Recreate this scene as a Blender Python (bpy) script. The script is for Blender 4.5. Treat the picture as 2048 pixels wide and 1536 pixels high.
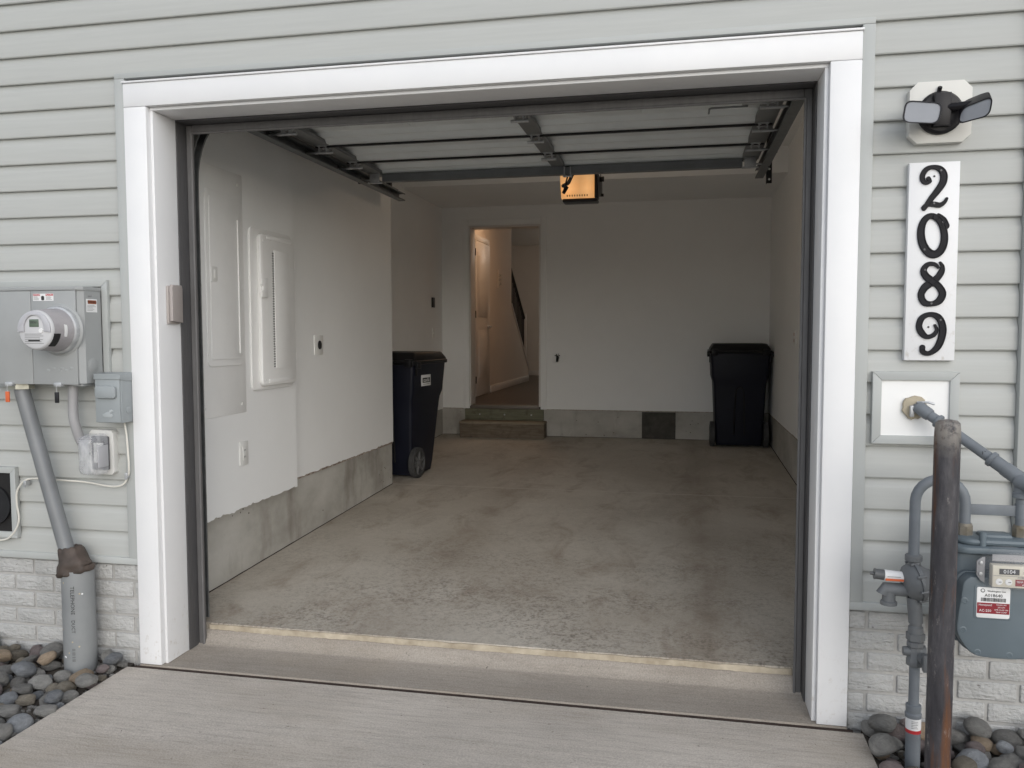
import bpy, bmesh, math, random
from mathutils import Vector, Matrix, noise as mnoise
random.seed(7)
for o in list(bpy.data.objects): bpy.data.objects.remove(o)
SC = bpy.context.scene
COL = SC.collection
R = math.radians

# ------------------------------------------------------------------ camera
CAM = Vector((2.2331, -2.9976, 1.397)); YAW, PITCH, ROLL, FPX = -.2041, -.0617, -.0020, 1635.46
_cy, _sy, _cp, _sp = math.cos(YAW), math.sin(YAW), math.cos(PITCH), math.sin(PITCH)
FW = Vector((_sy*_cp, _cy*_cp, _sp)); _r = Vector((_cy, -_sy, 0)); _u = _r.cross(FW)
RT = math.cos(ROLL)*_r + math.sin(ROLL)*_u; UP = -math.sin(ROLL)*_r + math.cos(ROLL)*_u
cam = bpy.data.objects.new('camera', bpy.data.cameras.new('camera')); COL.objects.link(cam)
m = Matrix.Identity(4)
for i in range(3): m[i][0], m[i][1], m[i][2], m[i][3] = RT[i], UP[i], -FW[i], CAM[i]
cam.matrix_world = m
cam.data.sensor_width = 36; cam.data.lens = 36*FPX/2048; cam.data.clip_start = .05; cam.data.clip_end = 2000
SC.camera = cam
# ------------------------------------------------------------------ sky, sun, exposure
W = bpy.data.worlds.new('World'); SC.world = W; W.use_nodes = True
nt = W.node_tree; nt.nodes.clear()
sky = nt.nodes.new('ShaderNodeTexSky'); sky.sky_type = 'NISHITA'; sky.sun_disc = False
SUN_EL, SUN_AZ = 23, 154           # azimuth measured clockwise from +Y (north); light comes from the street side
sky.sun_elevation = R(SUN_EL); sky.sun_rotation = R(SUN_AZ); sky.dust_density = 1.5; sky.air_density = 1; sky.ozone_density = 3
hs = nt.nodes.new('ShaderNodeHueSaturation'); hs.inputs['Saturation'].default_value = .42
bg = nt.nodes.new('ShaderNodeBackground'); bg.inputs['Strength'].default_value = .13
wo = nt.nodes.new('ShaderNodeOutputWorld')
nt.links.new(sky.outputs[0], hs.inputs['Color']); nt.links.new(hs.outputs[0], bg.inputs['Color']); nt.links.new(bg.outputs[0], wo.inputs[0])
sl = bpy.data.lights.new('sun', 'SUN'); sl.energy = .85; sl.angle = R(120); sl.color = (1, .99, .97)
sun = bpy.data.objects.new('sun', sl); COL.objects.link(sun)
sd = Vector((math.sin(R(SUN_AZ))*math.cos(R(SUN_EL)), math.cos(R(SUN_AZ))*math.cos(R(SUN_EL)), math.sin(R(SUN_EL))))
sun.rotation_euler = sd.to_track_quat('Z', 'Y').to_euler(); sun.location = (0, -6, 8)
vs = SC.view_settings; vs.view_transform = 'Standard'; vs.look = 'None'; vs.exposure = 0.60; vs.gamma = 1; vs.use_curve_mapping = False

SC.cycles.max_bounces = 12; SC.cycles.diffuse_bounces = 8

# ------------------------------------------------------------------ photo pixel -> place on a known plane
def ray(u, v): return FW + RT*((u-1024)/FPX) - UP*((v-768)/FPX)
def PY(u, v, y): d = ray(u, v); return CAM + d*((y-CAM.y)/d.y)
def PX(u, v, x): d = ray(u, v); return CAM + d*((x-CAM.x)/d.x)
def PZ(u, v, z): d = ray(u, v); return CAM + d*((z-CAM.z)/d.z)
FZ0, FS = .0809, .0249
def floor_z(y): return FZ0 + FS*y

# ------------------------------------------------------------------ materials
def lin(c): return tuple(((x/255+.055)/1.055)**2.4 if x > 10 else x/255/12.92 for x in c)
MATS = {}
def mat(name, col, rough=.6, metal=0, var=.08, vs=5, bump=0., bs=60, stretch=(1, 1, 1), col2=None, spec=.4, bdist=.002, lo=.3, hi=.7, rvar=0.):
    if name in MATS: return MATS[name]
    M = bpy.data.materials.new(name); M.use_nodes = True; t = M.node_tree; N = t.nodes; L = t.links
    b = N['Principled BSDF']; b.inputs['Roughness'].default_value = rough; b.inputs['Metallic'].default_value = metal
    b.inputs['Specular IOR Level'].default_value = spec
    tc = N.new('ShaderNodeTexCoord'); mp = N.new('ShaderNodeMapping'); mp.inputs['Scale'].default_value = stretch
    L.new(tc.outputs['Object'], mp.inputs[0])
    n = N.new('ShaderNodeTexNoise'); n.inputs['Scale'].default_value = vs; n.inputs['Detail'].default_value = 7; n.inputs['Roughness'].default_value = .62
    L.new(mp.outputs[0], n.inputs[0])
    cr = N.new('ShaderNodeValToRGB'); e = cr.color_ramp.elements
    e[0].position = lo; e[1].position = hi
    e[0].color = (*[c*(1-var) for c in col], 1); e[1].color = (*(col2 if col2 else [min(1, c*(1+var)) for c in col]), 1)
    L.new(n.outputs[0], cr.inputs[0]); L.new(cr.outputs[0], b.inputs['Base Color'])
    if rvar:
        mr = N.new('ShaderNodeMapRange'); mr.inputs[3].default_value = rough-rvar; mr.inputs[4].default_value = rough+rvar
        L.new(n.outputs[0], mr.inputs[0]); L.new(mr.outputs[0], b.inputs['Roughness'])
    if bump:
        n2 = N.new('ShaderNodeTexNoise'); n2.inputs['Scale'].default_value = bs; n2.inputs['Detail'].default_value = 5
        L.new(mp.outputs[0], n2.inputs[0])
        bp = N.new('ShaderNodeBump'); bp.inputs['Strength'].default_value = bump; bp.inputs['Distance'].default_value = bdist
        L.new(n2.outputs[0], bp.inputs['Height']); L.new(bp.outputs[0], b.inputs['Normal'])
    MATS[name] = M; return M
def emit(name, col, s):
    M = bpy.data.materials.new(name); M.use_nodes = True; b = M.node_tree.nodes['Principled BSDF']
    b.inputs['Base Color'].default_value = (*col, 1); b.inputs['Emission Color'].default_value = (*col, 1); b.inputs['Emission Strength'].default_value = s
    b.inputs['Roughness'].default_value = .4
    MATS[name] = M; return M
class NG:   # small node-graph helper for the hand-made materials
    def __init__(s, name, rough=.7, spec=.3):
        s.M = bpy.data.materials.new(name); s.M.use_nodes = True; s.t = s.M.node_tree; s.N = s.t.nodes; s.L = s.t.links
        s.b = s.N['Principled BSDF']; s.b.inputs['Roughness'].default_value = rough; s.b.inputs['Specular IOR Level'].default_value = spec
        s.tc = s.N.new('ShaderNodeTexCoord').outputs['Object']; MATS[name] = s.M
    def map(s, sc=(1, 1, 1), loc=(0, 0, 0), rot=(0, 0, 0)):
        n = s.N.new('ShaderNodeMapping'); n.inputs['Scale'].default_value = sc; n.inputs['Location'].default_value = loc; n.inputs['Rotation'].default_value = rot
        s.L.new(s.tc, n.inputs[0]); return n.outputs[0]
    def noise(s, v, scale, detail=6, rough=.6, dist=0):
        n = s.N.new('ShaderNodeTexNoise'); n.inputs['Scale'].default_value = scale; n.inputs['Detail'].default_value = detail
        n.inputs['Roughness'].default_value = rough; n.inputs['Distortion'].default_value = dist; s.L.new(v, n.inputs[0]); return n.outputs[0]
    def voro(s, v, scale, feat='F1'):
        n = s.N.new('ShaderNodeTexVoronoi'); n.inputs['Scale'].default_value = scale; n.feature = feat; s.L.new(v, n.inputs['Vector']); return n.outputs['Distance']
    def ramp(s, f, stops):
        n = s.N.new('ShaderNodeValToRGB'); e = n.color_ramp.elements
        while len(e) < len(stops): e.new(.5)
        for i, (p, c) in enumerate(stops):
            e[i].position = p; e[i].color = (*(c if isinstance(c, tuple) else (c, c, c)), 1)
        s.L.new(f, n.inputs[0]); return n.outputs[0]
    def mix(s, f, a, b, mode='MIX'):
        n = s.N.new('ShaderNodeMix'); n.data_type = 'RGBA'; n.blend_type = mode
        for sock, x in ((n.inputs[0], f), (n.inputs[6], a), (n.inputs[7], b)):
            if isinstance(x, (int, float)): sock.default_value = x
            elif isinstance(x, tuple): sock.default_value = (*x, 1)
            else: s.L.new(x, sock)
        return n.outputs[2]
    def math(s, op, a, b=None):
        n = s.N.new('ShaderNodeMath'); n.operation = op
        for i, x in enumerate((a, b)):
            if x is None: continue
            if isinstance(x, (int, float)): n.inputs[i].default_value = x
            else: s.L.new(x, n.inputs[i])
        return n.outputs[0]
    def xyz(s):
        n = s.N.new('ShaderNodeSeparateXYZ'); s.L.new(s.tc, n.inputs[0]); return n.outputs
    def band(s, x, c, w):   # soft bump 1 at c falling to 0 at c +- w
        d = s.math('ABSOLUTE', s.math('SUBTRACT', x, c)); return s.math('MAXIMUM', s.math('SUBTRACT', 1, s.math('DIVIDE', d, w)), 0)
    def done(s, col, height=None, strength=.4, dist=.003):
        s.L.new(col, s.b.inputs['Base Color'])
        if height is not None:
            n = s.N.new('ShaderNodeBump'); n.inputs['Strength'].default_value = strength; n.inputs['Distance'].default_value = dist
            s.L.new(height, n.inputs['Height']); s.L.new(n.outputs[0], s.b.inputs['Normal'])
        return s.M

SIDING = mat('siding_vinyl', (.43, .438, .42), .5, var=.035, vs=3, bump=.16, bs=18, stretch=(1, 1, 22), bdist=.0012)
JTRIM = mat('siding_trim', (.42, .435, .425), .45, var=.03, vs=4)
g = NG('white_pvc_trim', .42, .4); zz = g.xyz()[2]
c = g.ramp(g.noise(g.map(), 5, 5), [(.3, (.755, .757, .765)), (.7, (.79, .79, .793))])
splash = g.math('MULTIPLY', g.ramp(zz, [(.0, 1.), (.35, 0.)]), g.ramp(g.noise(g.map((1, 1, .8)), 38, 6, .75), [(.56, 0.), (.70, .55)]))
c = g.mix(splash, c, (.42, .36, .28)); c = g.mix(g.ramp(g.noise(g.map((1, 1, .6), (4, 2, 0)), 70, 5, .7), [(.70, 0.), (.74, .35)]), c, (.4, .38, .36))
WHITE = g.done(c, g.noise(g.map(), 160, 3), .06, .002)
WHITE2 = mat('white_paint', (.84, .84, .83), .5, var=.03, vs=5)
SEAL = mat('grey_vinyl_seal', (.135, .132, .132), .5, var=.12, vs=9, stretch=(6, 6, 1))
SEALD = mat('dark_vinyl_liner', (.085, .083, .085), .6, var=.25, vs=14, bump=.3, bs=60, stretch=(30, 30, 1))
SHEATH = mat('sheathing', (.2, .18, .15), .9)
DRYW = mat('drywall_paint', (.825, .83, .825), .75, var=.02, vs=2, bump=.06, bs=220, spec=.2)
CEILM = mat('ceiling_paint', (.825, .83, .825), .85, var=.02, vs=2, spec=.2)
CABG = mat('cabinet_grey_enamel', (.325, .335, .335), .42, var=.05, vs=4, bump=.03, bs=120)
CABG2 = mat('disconnect_grey_enamel', (.30, .325, .335), .42, var=.05, vs=6)
PVC = mat('grey_pvc', (.185, .193, .20), .38, var=.12, vs=5)
PVCL = mat('light_grey_pvc', (.34, .335, .34), .42, var=.08, vs=8)
PUTTY = mat('duct_seal_putty', (.062, .05, .042), .62, var=.35, vs=12, bump=.4, bs=40, col2=(.10, .075, .062))
GALV = mat('galvanised_steel', (.48, .49, .50), .38, .45, var=.22, vs=25, rvar=.12)
GALVD = mat('dull_track_steel', (.20, .21, .215), .45, .7, var=.25, vs=14, rvar=.1)
DSTEEL = mat('painted_door_steel', (.74, .77, .77), .45, var=.05, vs=5)
STILE = mat('door_stile_steel', (.22, .225, .225), .5, .35, var=.1, vs=8)
STRUT = mat('door_strut_steel', (.19, .20, .21), .5, .4, var=.1, vs=6)
BLACKM = mat('black_metal', (.018, .018, .02), .45, .2, var=.3, vs=9)
BLACKP = mat('black_plastic', (.016, .016, .018), .42, var=.25, vs=9)
BRONZE = mat('floodlight_bronze', (.014, .013, .015), .38, .0, var=.2, vs=9, spec=.25)
LENS = mat('frosted_lens', (.28, .29, .31), .3, var=.05, vs=12)
KEYP = mat('keypad_beige', (.40, .365, .345), .5, var=.04, vs=8)
NUM = mat('cast_black_number', (.012, .012, .015), .45, var=.3, vs=30, spec=.15)
CART = mat('navy_cart_plastic', (.0072, .0085, .0165), .45, var=.2, vs=5, bump=.08, bs=90, spec=.25)
CARTL = mat('black_cart_lid', (.008, .008, .009), .45, var=.25, vs=6, spec=.25)
RUBBER = mat('wheel_plastic', (.05, .05, .05), .6, var=.2, vs=20)
GASG = mat('gas_meter_grey', (.125, .155, .175), .45, var=.1, vs=5, bump=.05, bs=90)
GASP = mat('gas_pipe_grey', (.165, .182, .20), .5, var=.16, vs=9, bump=.15, bs=80)
REGG = mat('regulator_grey', (.15, .158, .165), .5, var=.15, vs=9, bump=.12, bs=90)
TANB = mat('tan_brass', (.22, .175, .105), .55, .2, var=.4, vs=18, col2=(.25, .24, .22))
FOAM = mat('tan_sealant', (.40, .35, .26), .7, var=.15, vs=25, bump=.3, bs=50)
PAPER = mat('label_white', (.74, .74, .74), .5, var=.02)
INK = mat('print_black', (.03, .03, .03), .6, var=.02)
INKG = mat('print_grey', (.22, .22, .22), .6, var=.02)
REDL = mat('label_red', (.45, .03, .035), .5, var=.05)
REDD = mat('label_dark_red', (.24, .02, .03), .5, var=.05)
ORNG = mat('label_orange', (.65, .14, .05), .5, var=.05)
RUSTO = mat('label_rust', (.27, .07, .025), .5, var=.05)
LCD = mat('lcd_green', (.12, .16, .12), .25, var=.05)
CREAM = mat('index_cream', (.62, .58, .48), .5, var=.03)
CABLE = mat('white_cable', (.66, .64, .58), .5, var=.05)
PLATEW = mat('switch_plate_white', (.76, .76, .74), .4, var=.02)
DARKIN = mat('dark_recess', (.012, .011, .011), .7, var=.3, vs=14)
DOORW = mat('interior_door_white', (.66, .64, .62), .4, var=.02)
HALLW = mat('hall_wall_paint', (.66, .61, .56), .7, var=.03, vs=2)
HFLOOR = mat('hall_floor_vinyl', (.06, .045, .035), .35, var=.4, vs=4, stretch=(9, 1, 1))
SOIL = mat('bed_soil', (.075, .064, .054), .95, var=.5, vs=30, bump=.8, bs=60, bdist=.01)
LAWN = mat('ground_soil_grass', (.20, .19, .15), .95, var=.3, vs=1.5)
ASPH = mat('asphalt', (.055, .055, .056), .9, var=.25, vs=40)

# clear plastic
g = NG('clear_plastic', .05, 1.); g.b.inputs['Transmission Weight'].default_value = .0; g.b.inputs['Alpha'].default_value = .42
CLEAR = g.done(g.ramp(g.noise(g.map((1, 1, .6)), 22, 4), [(.35, (.42, .43, .45)), (.65, (.78, .79, .81))]))
g = NG('thin_clear_plastic', .07, .8); g.b.inputs['Alpha'].default_value = .12
THIN = g.done(g.mix(.5, (.6, .6, .62), (.66, .66, .68)))
g = NG('meter_glass', .25, .5); g.b.inputs['Alpha'].default_value = .8
METG = g.done(g.ramp(g.noise(g.map(), 9), [(.3, (.38, .36, .37)), (.7, (.5, .48, .49))]))
# broom finished driveway
def broom(name, base, dark, strength=.5, sw=.42):
    g = NG(name, .9, .2)
    big = g.noise(g.map((1, 1, 1)), 1.3, 6); streak = g.mix(.5, g.noise(g.map((5, 62, 1)), 1.5, 5, .75, .35), g.noise(g.map((2.2, 30, 1), (9, 4, 0)), 1.4, 4, .7, .3)); fine = g.noise(g.map(), 130, 3)
    sand = g.noise(g.map(), 170, 4, .8)
    c = g.ramp(big, [(.28, tuple(x*.86 for x in base)), (.5, base), (.74, tuple(min(1, x*1.13) for x in base))])
    c = g.mix(g.ramp(streak, [(.40, sw), (.53, 0.)]), c, dark, 'MIX')
    c = g.mix(.5, c, g.ramp(sand, [(.3, .26), (.68, .72)]), 'OVERLAY')
    pits = g.ramp(g.noise(g.map((1, 1, 1)), 48, 5, .75), [(.30, .9), (.345, 0.)])
    c = g.mix(pits, c, (.045, .036, .03))
    ws = g.ramp(g.noise(g.map((1, 2.2, 1), (3, 1, 0)), .9, 5, .6), [(.50, 0.), (.72, .38)])
    c = g.mix(ws, c, (.29, .235, .17))
    h = g.mix(.75, streak, fine); return g.done(c, h, strength, .004)
DRIVE = broom('broomed_driveway_concrete', (.505, .462, .412), (.28, .255, .225), .9, .38)
SILL = broom('broomed_sill_concrete', (.345, .31, .27), (.18, .15, .12), .6, .25)
# garage slab
g = NG('garage_slab_concrete', .55, .35)
X_, Y_, Z_ = g.xyz()
big = g.noise(g.map((1, .8, 1)), 1.1, 7, .62, .4); med = g.noise(g.map((2.0, .9, 1), (5, 2, 0)), 2.2, 8, .7, .5); fl = g.mix(.5, g.noise(g.map((62, 62, 1), (1, 1, 0)), 1.0, 6, .75, .3), g.noise(g.map((24, 24, 1), (3, 1, 0)), 1.0, 6, .75, .3)); sp = g.noise(g.map(), 90, 3)
c = g.ramp(big, [(.3, (.38, .34, .285)), (.5, (.475, .435, .375)), (.7, (.565, .525, .46))])
c = g.mix(g.ramp(med, [(.50, 0.), (.72, .55)]), c, (.20, .14, .092))
front = g.ramp(g.math('DIVIDE', Y_, 6), [(.02, 1.), (.42, .0)])
dk = g.math('MULTIPLY', g.math('MULTIPLY', g.ramp(fl, [(.47, 0.), (.60, .85)]), g.ramp(g.noise(g.map((.9, 1.3, 1), (2, 8, 0)), 1.6, 5), [(.36, .15), (.6, 1.)])), g.math('ADD', g.math('MULTIPLY', front, .75), .22))
c = g.mix(dk, c, (.095, .077, .06))
c = g.mix(g.math('MULTIPLY', g.ramp(g.noise(g.map((55, 55, 1), (7, 3, 0)), 1, 4), [(.58, 0.), (.70, .6)]), front), c, (.45, .43, .4))
trk = g.math('MULTIPLY', g.math('MAXIMUM', g.band(X_, 2.37, .17), g.math('MULTIPLY', g.band(X_, .95, .2), .55)), g.ramp(g.noise(g.map((3, 1.2, 1)), 2.5, 5), [(.3, .35), (.6, 1.)]))
c = g.mix(g.math('MULTIPLY', trk, .45), c, (.18, .135, .095))
lines = g.ramp(g.noise(g.map((70, .7, 1)), 1, 2), [(.62, 0.), (.70, .35)])
c = g.mix(g.math('MULTIPLY', lines, g.ramp(trk, [(0., .15), (.5, .8)])), c, (.38, .34, .29))
crk = g.math('LESS_THAN', g.math('ABSOLUTE', g.math('SUBTRACT', g.math('ADD', Y_, g.math('MULTIPLY', g.noise(g.map((2, 0, 0)), 2, 4), .05)), 3.36)), .008)
c = g.mix(g.math('MULTIPLY', crk, .7), c, (.6, .57, .52))
c = g.mix(.35, c, g.ramp(g.noise(g.map(), 150, 4, .8), [(.3, .3), (.7, .7)]), 'OVERLAY')
g.L.new(g.ramp(big, [(.3, .55), (.7, .75)]), g.b.inputs['Roughness'])
SLAB = g.done(c, g.mix(.5, sp, fl), .25, .002)
# poured stem wall
g = NG('stem_wall_concrete', .9, .2); X_, Y_, Z_ = g.xyz()
c = g.ramp(g.noise(g.map((1, 1, 1.6)), 1.8, 7, .65), [(.3, (.31, .295, .265)), (.5, (.43, .415, .38)), (.72, (.52, .505, .47))])
c = g.mix(g.ramp(g.noise(g.map((1, 1, .35)), 4, 5), [(.52, 0.), (.72, .55)]), c, (.17, .145, .115))
pit = g.ramp(g.voro(g.map(), 17), [(.07, 1.), (.11, 0.)]); pm = g.ramp(g.noise(g.map(), 3.2, 3), [(.5, 0.), (.56, 1.)])
c = g.mix(g.math('MULTIPLY', pit, pm), c, (.10, .085, .07))
STEM = g.done(c, g.noise(g.map(), 45, 5), .35, .004)
# painted form-liner brick
g = NG('painted_brick_face', .75, .25)
c = g.ramp(g.noise(g.map(), 7, 6), [(.3, (.40, .40, .39)), (.7, (.50, .497, .485))])
c = g.mix(g.ramp(g.noise(g.map((1, 1, 1.5)), 34, 5, .7), [(.66, 0.), (.70, .75)]), c, (.12, .11, .1))
h = g.mix(.5, g.noise(g.map((9, 9, 42)), 1.1, 4, .55, .9), g.noise(g.map(), 60, 4))
BRICK = g.done(c, h, 1., .018)
g = NG('painted_brick_joint', .8, .25)
c = g.ramp(g.noise(g.map(), 5, 6), [(.3, (.36, .355, .34)), (.7, (.46, .45, .435))])
JOINT = g.done(c, g.noise(g.map((1, 1, 2)), 40, 5), .5, .006)
# rusty bollard
g = NG('rusted_mill_scale_steel', .5, .4)
v = g.map((1, 1, .22)); st = g.noise(g.map((14, 14, 1.1)), 1.3, 6, .65)
c = g.ramp(g.noise(v, 16, 7, .7), [(.3, (.02, .019, .023)), (.5, (.05, .048, .054)), (.74, (.13, .125, .13))])
c = g.mix(g.ramp(st, [(.50, 0.), (.62, .92)]), c, (.125, .052, .022))
c = g.mix(g.ramp(g.noise(g.map((30, 30, 3)), 1.4, 6, .7), [(.63, 0.), (.72, .7)]), c, (.22, .10, .045))
c = g.mix(g.ramp(g.noise(g.map((1, 1, .35)), 30, 8, .8), [(.58, 0.), (.68, .6)]), c, (.34, .31, .29))
z = g.xyz()[2]; topd = g.math('MULTIPLY', g.ramp(g.math('SUBTRACT', z, 1.13), [(.0, 0.), (.08, 1.)]), g.ramp(g.noise(g.map(), 30, 6, .7), [(.38, 0.), (.55, .85)]))
c = g.mix(topd, c, (.27, .25, .225))
BOLL = g.done(c, g.noise(g.map(), 70, 6), .35, .004)
g.L.new(g.ramp(st, [(.4, .42), (.7, .8)]), g.b.inputs['Roughness'])
# lumber
def wood(name, a, b_):
    g = NG(name, .85, .2); n = g.noise(g.map((2.5, 30, 30)), 2, 6, .6, .5)
    c = g.ramp(n, [(.3, a), (.7, b_)]); c = g.mix(g.ramp(g.noise(g.map(), 14, 5), [(.55, 0.), (.75, .6)]), c, tuple(x*.5 for x in a))
    return g.done(c, n, .3, .003)
WOODF = wood('weathered_step_lumber', (.115, .092, .068), (.21, .172, .13)); WOODG = wood('green_treated_lumber', (.135, .135, .09), (.205, .2, .145)); WOODT = wood('step_tread_lumber', (.20, .165, .12), (.30, .255, .19))
def stone_mat(name, a, b_, sp):
    g = NG(name, .72, .35); n = g.noise(g.map((1, 1, 1.5)), 1.7, 8, .7, .4); n2 = g.noise(g.map(), 9, 6, .75)
    c = g.ramp(n, [(.3, a), (.7, b_)]); c = g.mix(g.ramp(n2, [(.58, 0.), (.68, .5)]), c, sp); c = g.mix(g.ramp(n2, [(.28, .45), (.38, 0.)]), c, tuple(x*.4 for x in a))
    oi = g.N.new('ShaderNodeObjectInfo'); k = g.N.new('ShaderNodeMapRange'); k.inputs[3].default_value = .95; k.inputs[4].default_value = 1.7; g.L.new(oi.outputs['Random'], k.inputs[0])
    hv = g.N.new('ShaderNodeHueSaturation'); g.L.new(k.outputs[0], hv.inputs['Value']); g.L.new(c, hv.inputs['Color'])
    return g.done(hv.outputs[0], g.mix(.6, n, n2), .8, .25)
STONES = {'grey': stone_mat('stone_grey', (.20, .195, .185), (.35, .34, .32), (.46, .45, .43)),
          'olive brown': stone_mat('stone_olive', (.19, .165, .13), (.33, .295, .24), (.42, .39, .33)),
          'bluish grey': stone_mat('stone_blue', (.19, .20, .215), (.33, .345, .365), (.48, .49, .5)),
          'purplish': stone_mat('stone_purple', (.20, .16, .155), (.34, .285, .275), (.46, .41, .4)),
          'pale': stone_mat('stone_pale', (.36, .35, .33), (.54, .53, .5), (.64, .63, .6)),
          'tan': stone_mat('stone_tan', (.32, .24, .165), (.48, .38, .28), (.56, .49, .4))}

# ------------------------------------------------------------------ mesh helpers
class MB:
    def __init__(s): s.bm = bmesh.new()
    def box(s, x0, x1, y0, y1, z0, z1, bev=0., seg=2):
        x0, x1 = sorted((x0, x1)); y0, y1 = sorted((y0, y1)); z0, z1 = sorted((z0, z1))
        v = [s.bm.verts.new((x, y, z)) for z in (z0, z1) for y in (y0, y1) for x in (x0, x1)]
        fs = [s.bm.faces.new([v[i] for i in q]) for q in ((0, 2, 3, 1), (4, 5, 7, 6), (0, 1, 5, 4), (2, 6, 7, 3), (0, 4, 6, 2), (1, 3, 7, 5))]
        if bev: bmesh.ops.bevel(s.bm, geom=list({e for f in fs for e in f.edges}), offset=bev, segments=seg, affect='EDGES', profile=.5, clamp_overlap=True)
        return s
    def prism(s, poly, axis, a, b, bev=0.):   # polygon in the two other axes, extruded along axis
        def P(p, t): return {'x': (t, p[0], p[1]), 'y': (p[0], t, p[1]), 'z': (p[0], p[1], t)}[axis]
        A = [s.bm.verts.new(P(p, a)) for p in poly]; B = [s.bm.verts.new(P(p, b)) for p in poly]; n = len(poly); fs = []
        fs.append(s.bm.faces.new(A)); fs.append(s.bm.faces.new(B[::-1]))
        for i in range(n): fs.append(s.bm.faces.new((A[i], B[i], B[(i+1) % n], A[(i+1) % n])))
        bmesh.ops.recalc_face_normals(s.bm, faces=fs)
        if bev: bmesh.ops.bevel(s.bm, geom=list({e for f in fs[:2] for e in f.edges}), offset=bev, segments=2, affect='EDGES', profile=.5, clamp_overlap=True)
        return s
    def tube(s, pts, r, n=16, caps=True):
        pts = [Vector(p) for p in pts]; rs = r if isinstance(r, (list, tuple)) else [r]*len(pts)
        T = []
        for i in range(len(pts)):
            d = (pts[min(i+1, len(pts)-1)]-pts[max(i-1, 0)]); T.append(d.normalized() if d.length > 1e-9 else (T[-1] if T else Vector((0, 0, 1))))
        a = T[0].orthogonal().normalized(); rings = []
        for i, p in enumerate(pts):
            a = (a - T[i]*a.dot(T[i])).normalized(); b = T[i].cross(a)
            rings.append([s.bm.verts.new(p + (a*math.cos(2*math.pi*k/n)+b*math.sin(2*math.pi*k/n))*rs[i]) for k in range(n)])
        for i in range(len(rings)-1):
            for k in range(n): s.bm.faces.new((rings[i][k], rings[i][(k+1) % n], rings[i+1][(k+1) % n], rings[i+1][k]))
        if caps: s.bm.faces.new(rings[0][::-1]); s.bm.faces.new(rings[-1])
        return s
    def lathe(s, c, d, prof, n=32):   # profile of (distance along d, radius)
        d = Vector(d).normalized(); c = Vector(c); a = d.orthogonal().normalized(); b = d.cross(a); rings = []
        for t, r in prof: rings.append([s.bm.verts.new(c+d*t+(a*math.cos(2*math.pi*k/n)+b*math.sin(2*math.pi*k/n))*max(r, 1e-4)) for k in range(n)])
        for i in range(len(rings)-1):
            for k in range(n): s.bm.faces.new((rings[i][k], rings[i][(k+1) % n], rings[i+1][(k+1) % n], rings[i+1][k]))
        s.bm.faces.new(rings[0][::-1]); s.bm.faces.new(rings[-1]); return s
    def hexnut(s, c, d, r, h): return s.tube([Vector(c)-Vector(d).normalized()*h/2, Vector(c)+Vector(d).normalized()*h/2], r, 6)
    def build(s, name, m, parent=None, smooth=35):
        bmesh.ops.recalc_face_normals(s.bm, faces=s.bm.faces[:])
        root = parent
        while root and root.parent: root = root.parent
        if root: bmesh.ops.translate(s.bm, verts=s.bm.verts[:], vec=-Vector(root.location))
        me = bpy.data.meshes.new(name); s.bm.to_mesh(me); s.bm.free()
        if smooth:
            for p in me.polygons: p.use_smooth = True
            me.set_sharp_from_angle(angle=R(smooth))
        me.materials.append(m); o = bpy.data.objects.new(name, me); COL.objects.link(o); o.parent = parent; return o
def thing(name, label, cat, loc=(0, 0, 0), group=None):
    o = bpy.data.objects.new(name, None); o.empty_display_size = .05; COL.objects.link(o); o.location = loc; o['label'] = label; o['category'] = cat
    if group: o['group'] = group
    return o
def tag(o, label, cat, group=None):
    o['label'] = label; o['category'] = cat
    if group: o['group'] = group
    return o
def struct(o): o['kind'] = 'structure'; return o
def box(name, m, parent, *a, bev=0., seg=2): return MB().box(*a, bev=bev, seg=seg).build(name, m, parent)
def text(name, s, m, parent, mat4, size, depth=.0004):   # flat print as mesh; local text x,y mapped by mat4
    cu = bpy.data.curves.new('t', 'FONT'); cu.body = s; cu.size = size; cu.extrude = depth; cu.align_x = 'CENTER'; cu.align_y = 'CENTER'; cu.resolution_u = 2
    o = bpy.data.objects.new('t', cu); COL.objects.link(o); dg = bpy.context.evaluated_depsgraph_get(); me = bpy.data.meshes.new_from_object(o.evaluated_get(dg))
    bpy.data.objects.remove(o); root = parent
    while root.parent: root = root.parent
    me.transform(Matrix.Translation(-Vector(root.location)) @ mat4); me.materials.clear(); me.materials.append(m)
    ob = bpy.data.objects.new(name, me); COL.objects.link(ob); ob.parent = parent; return ob
def face_front(x, y, z): return Matrix.Translation((x, y, z)) @ Matrix.Rotation(R(90), 4, 'X')           # readable from -y
def face_right(x, y, z): return Matrix.Translation((x, y, z)) @ Matrix.Rotation(R(90), 4, 'Z') @ Matrix.Rotation(R(90), 4, 'X')   # readable from +x
def catmull(P, k=6):
    out = []
    for i in range(len(P)-1):
        p0, p1, p2, p3 = P[max(i-1, 0)], P[i], P[i+1], P[min(i+2, len(P)-1)]
        for j in range(k):
            t = j/k; out.append(tuple(.5*(2*b+(c-a)*t+(2*a-5*b+4*c-d)*t*t+(3*b-a-3*c+d)*t**3) for a, b, c, d in zip(p0, p1, p2, p3)))
    out.append(tuple(P[-1])); return out
def rrect(x0, x1, z0, z1, r, n=5):
    pts = []
    for cx, cz, a in ((x1-r, z1-r, 0), (x0+r, z1-r, 90), (x0+r, z0+r, 180), (x1-r, z0+r, 270)):
        for k in range(n+1): t = R(a+90*k/n); pts.append((cx+r*math.cos(t), cz+r*math.sin(t)))
    return pts

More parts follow.
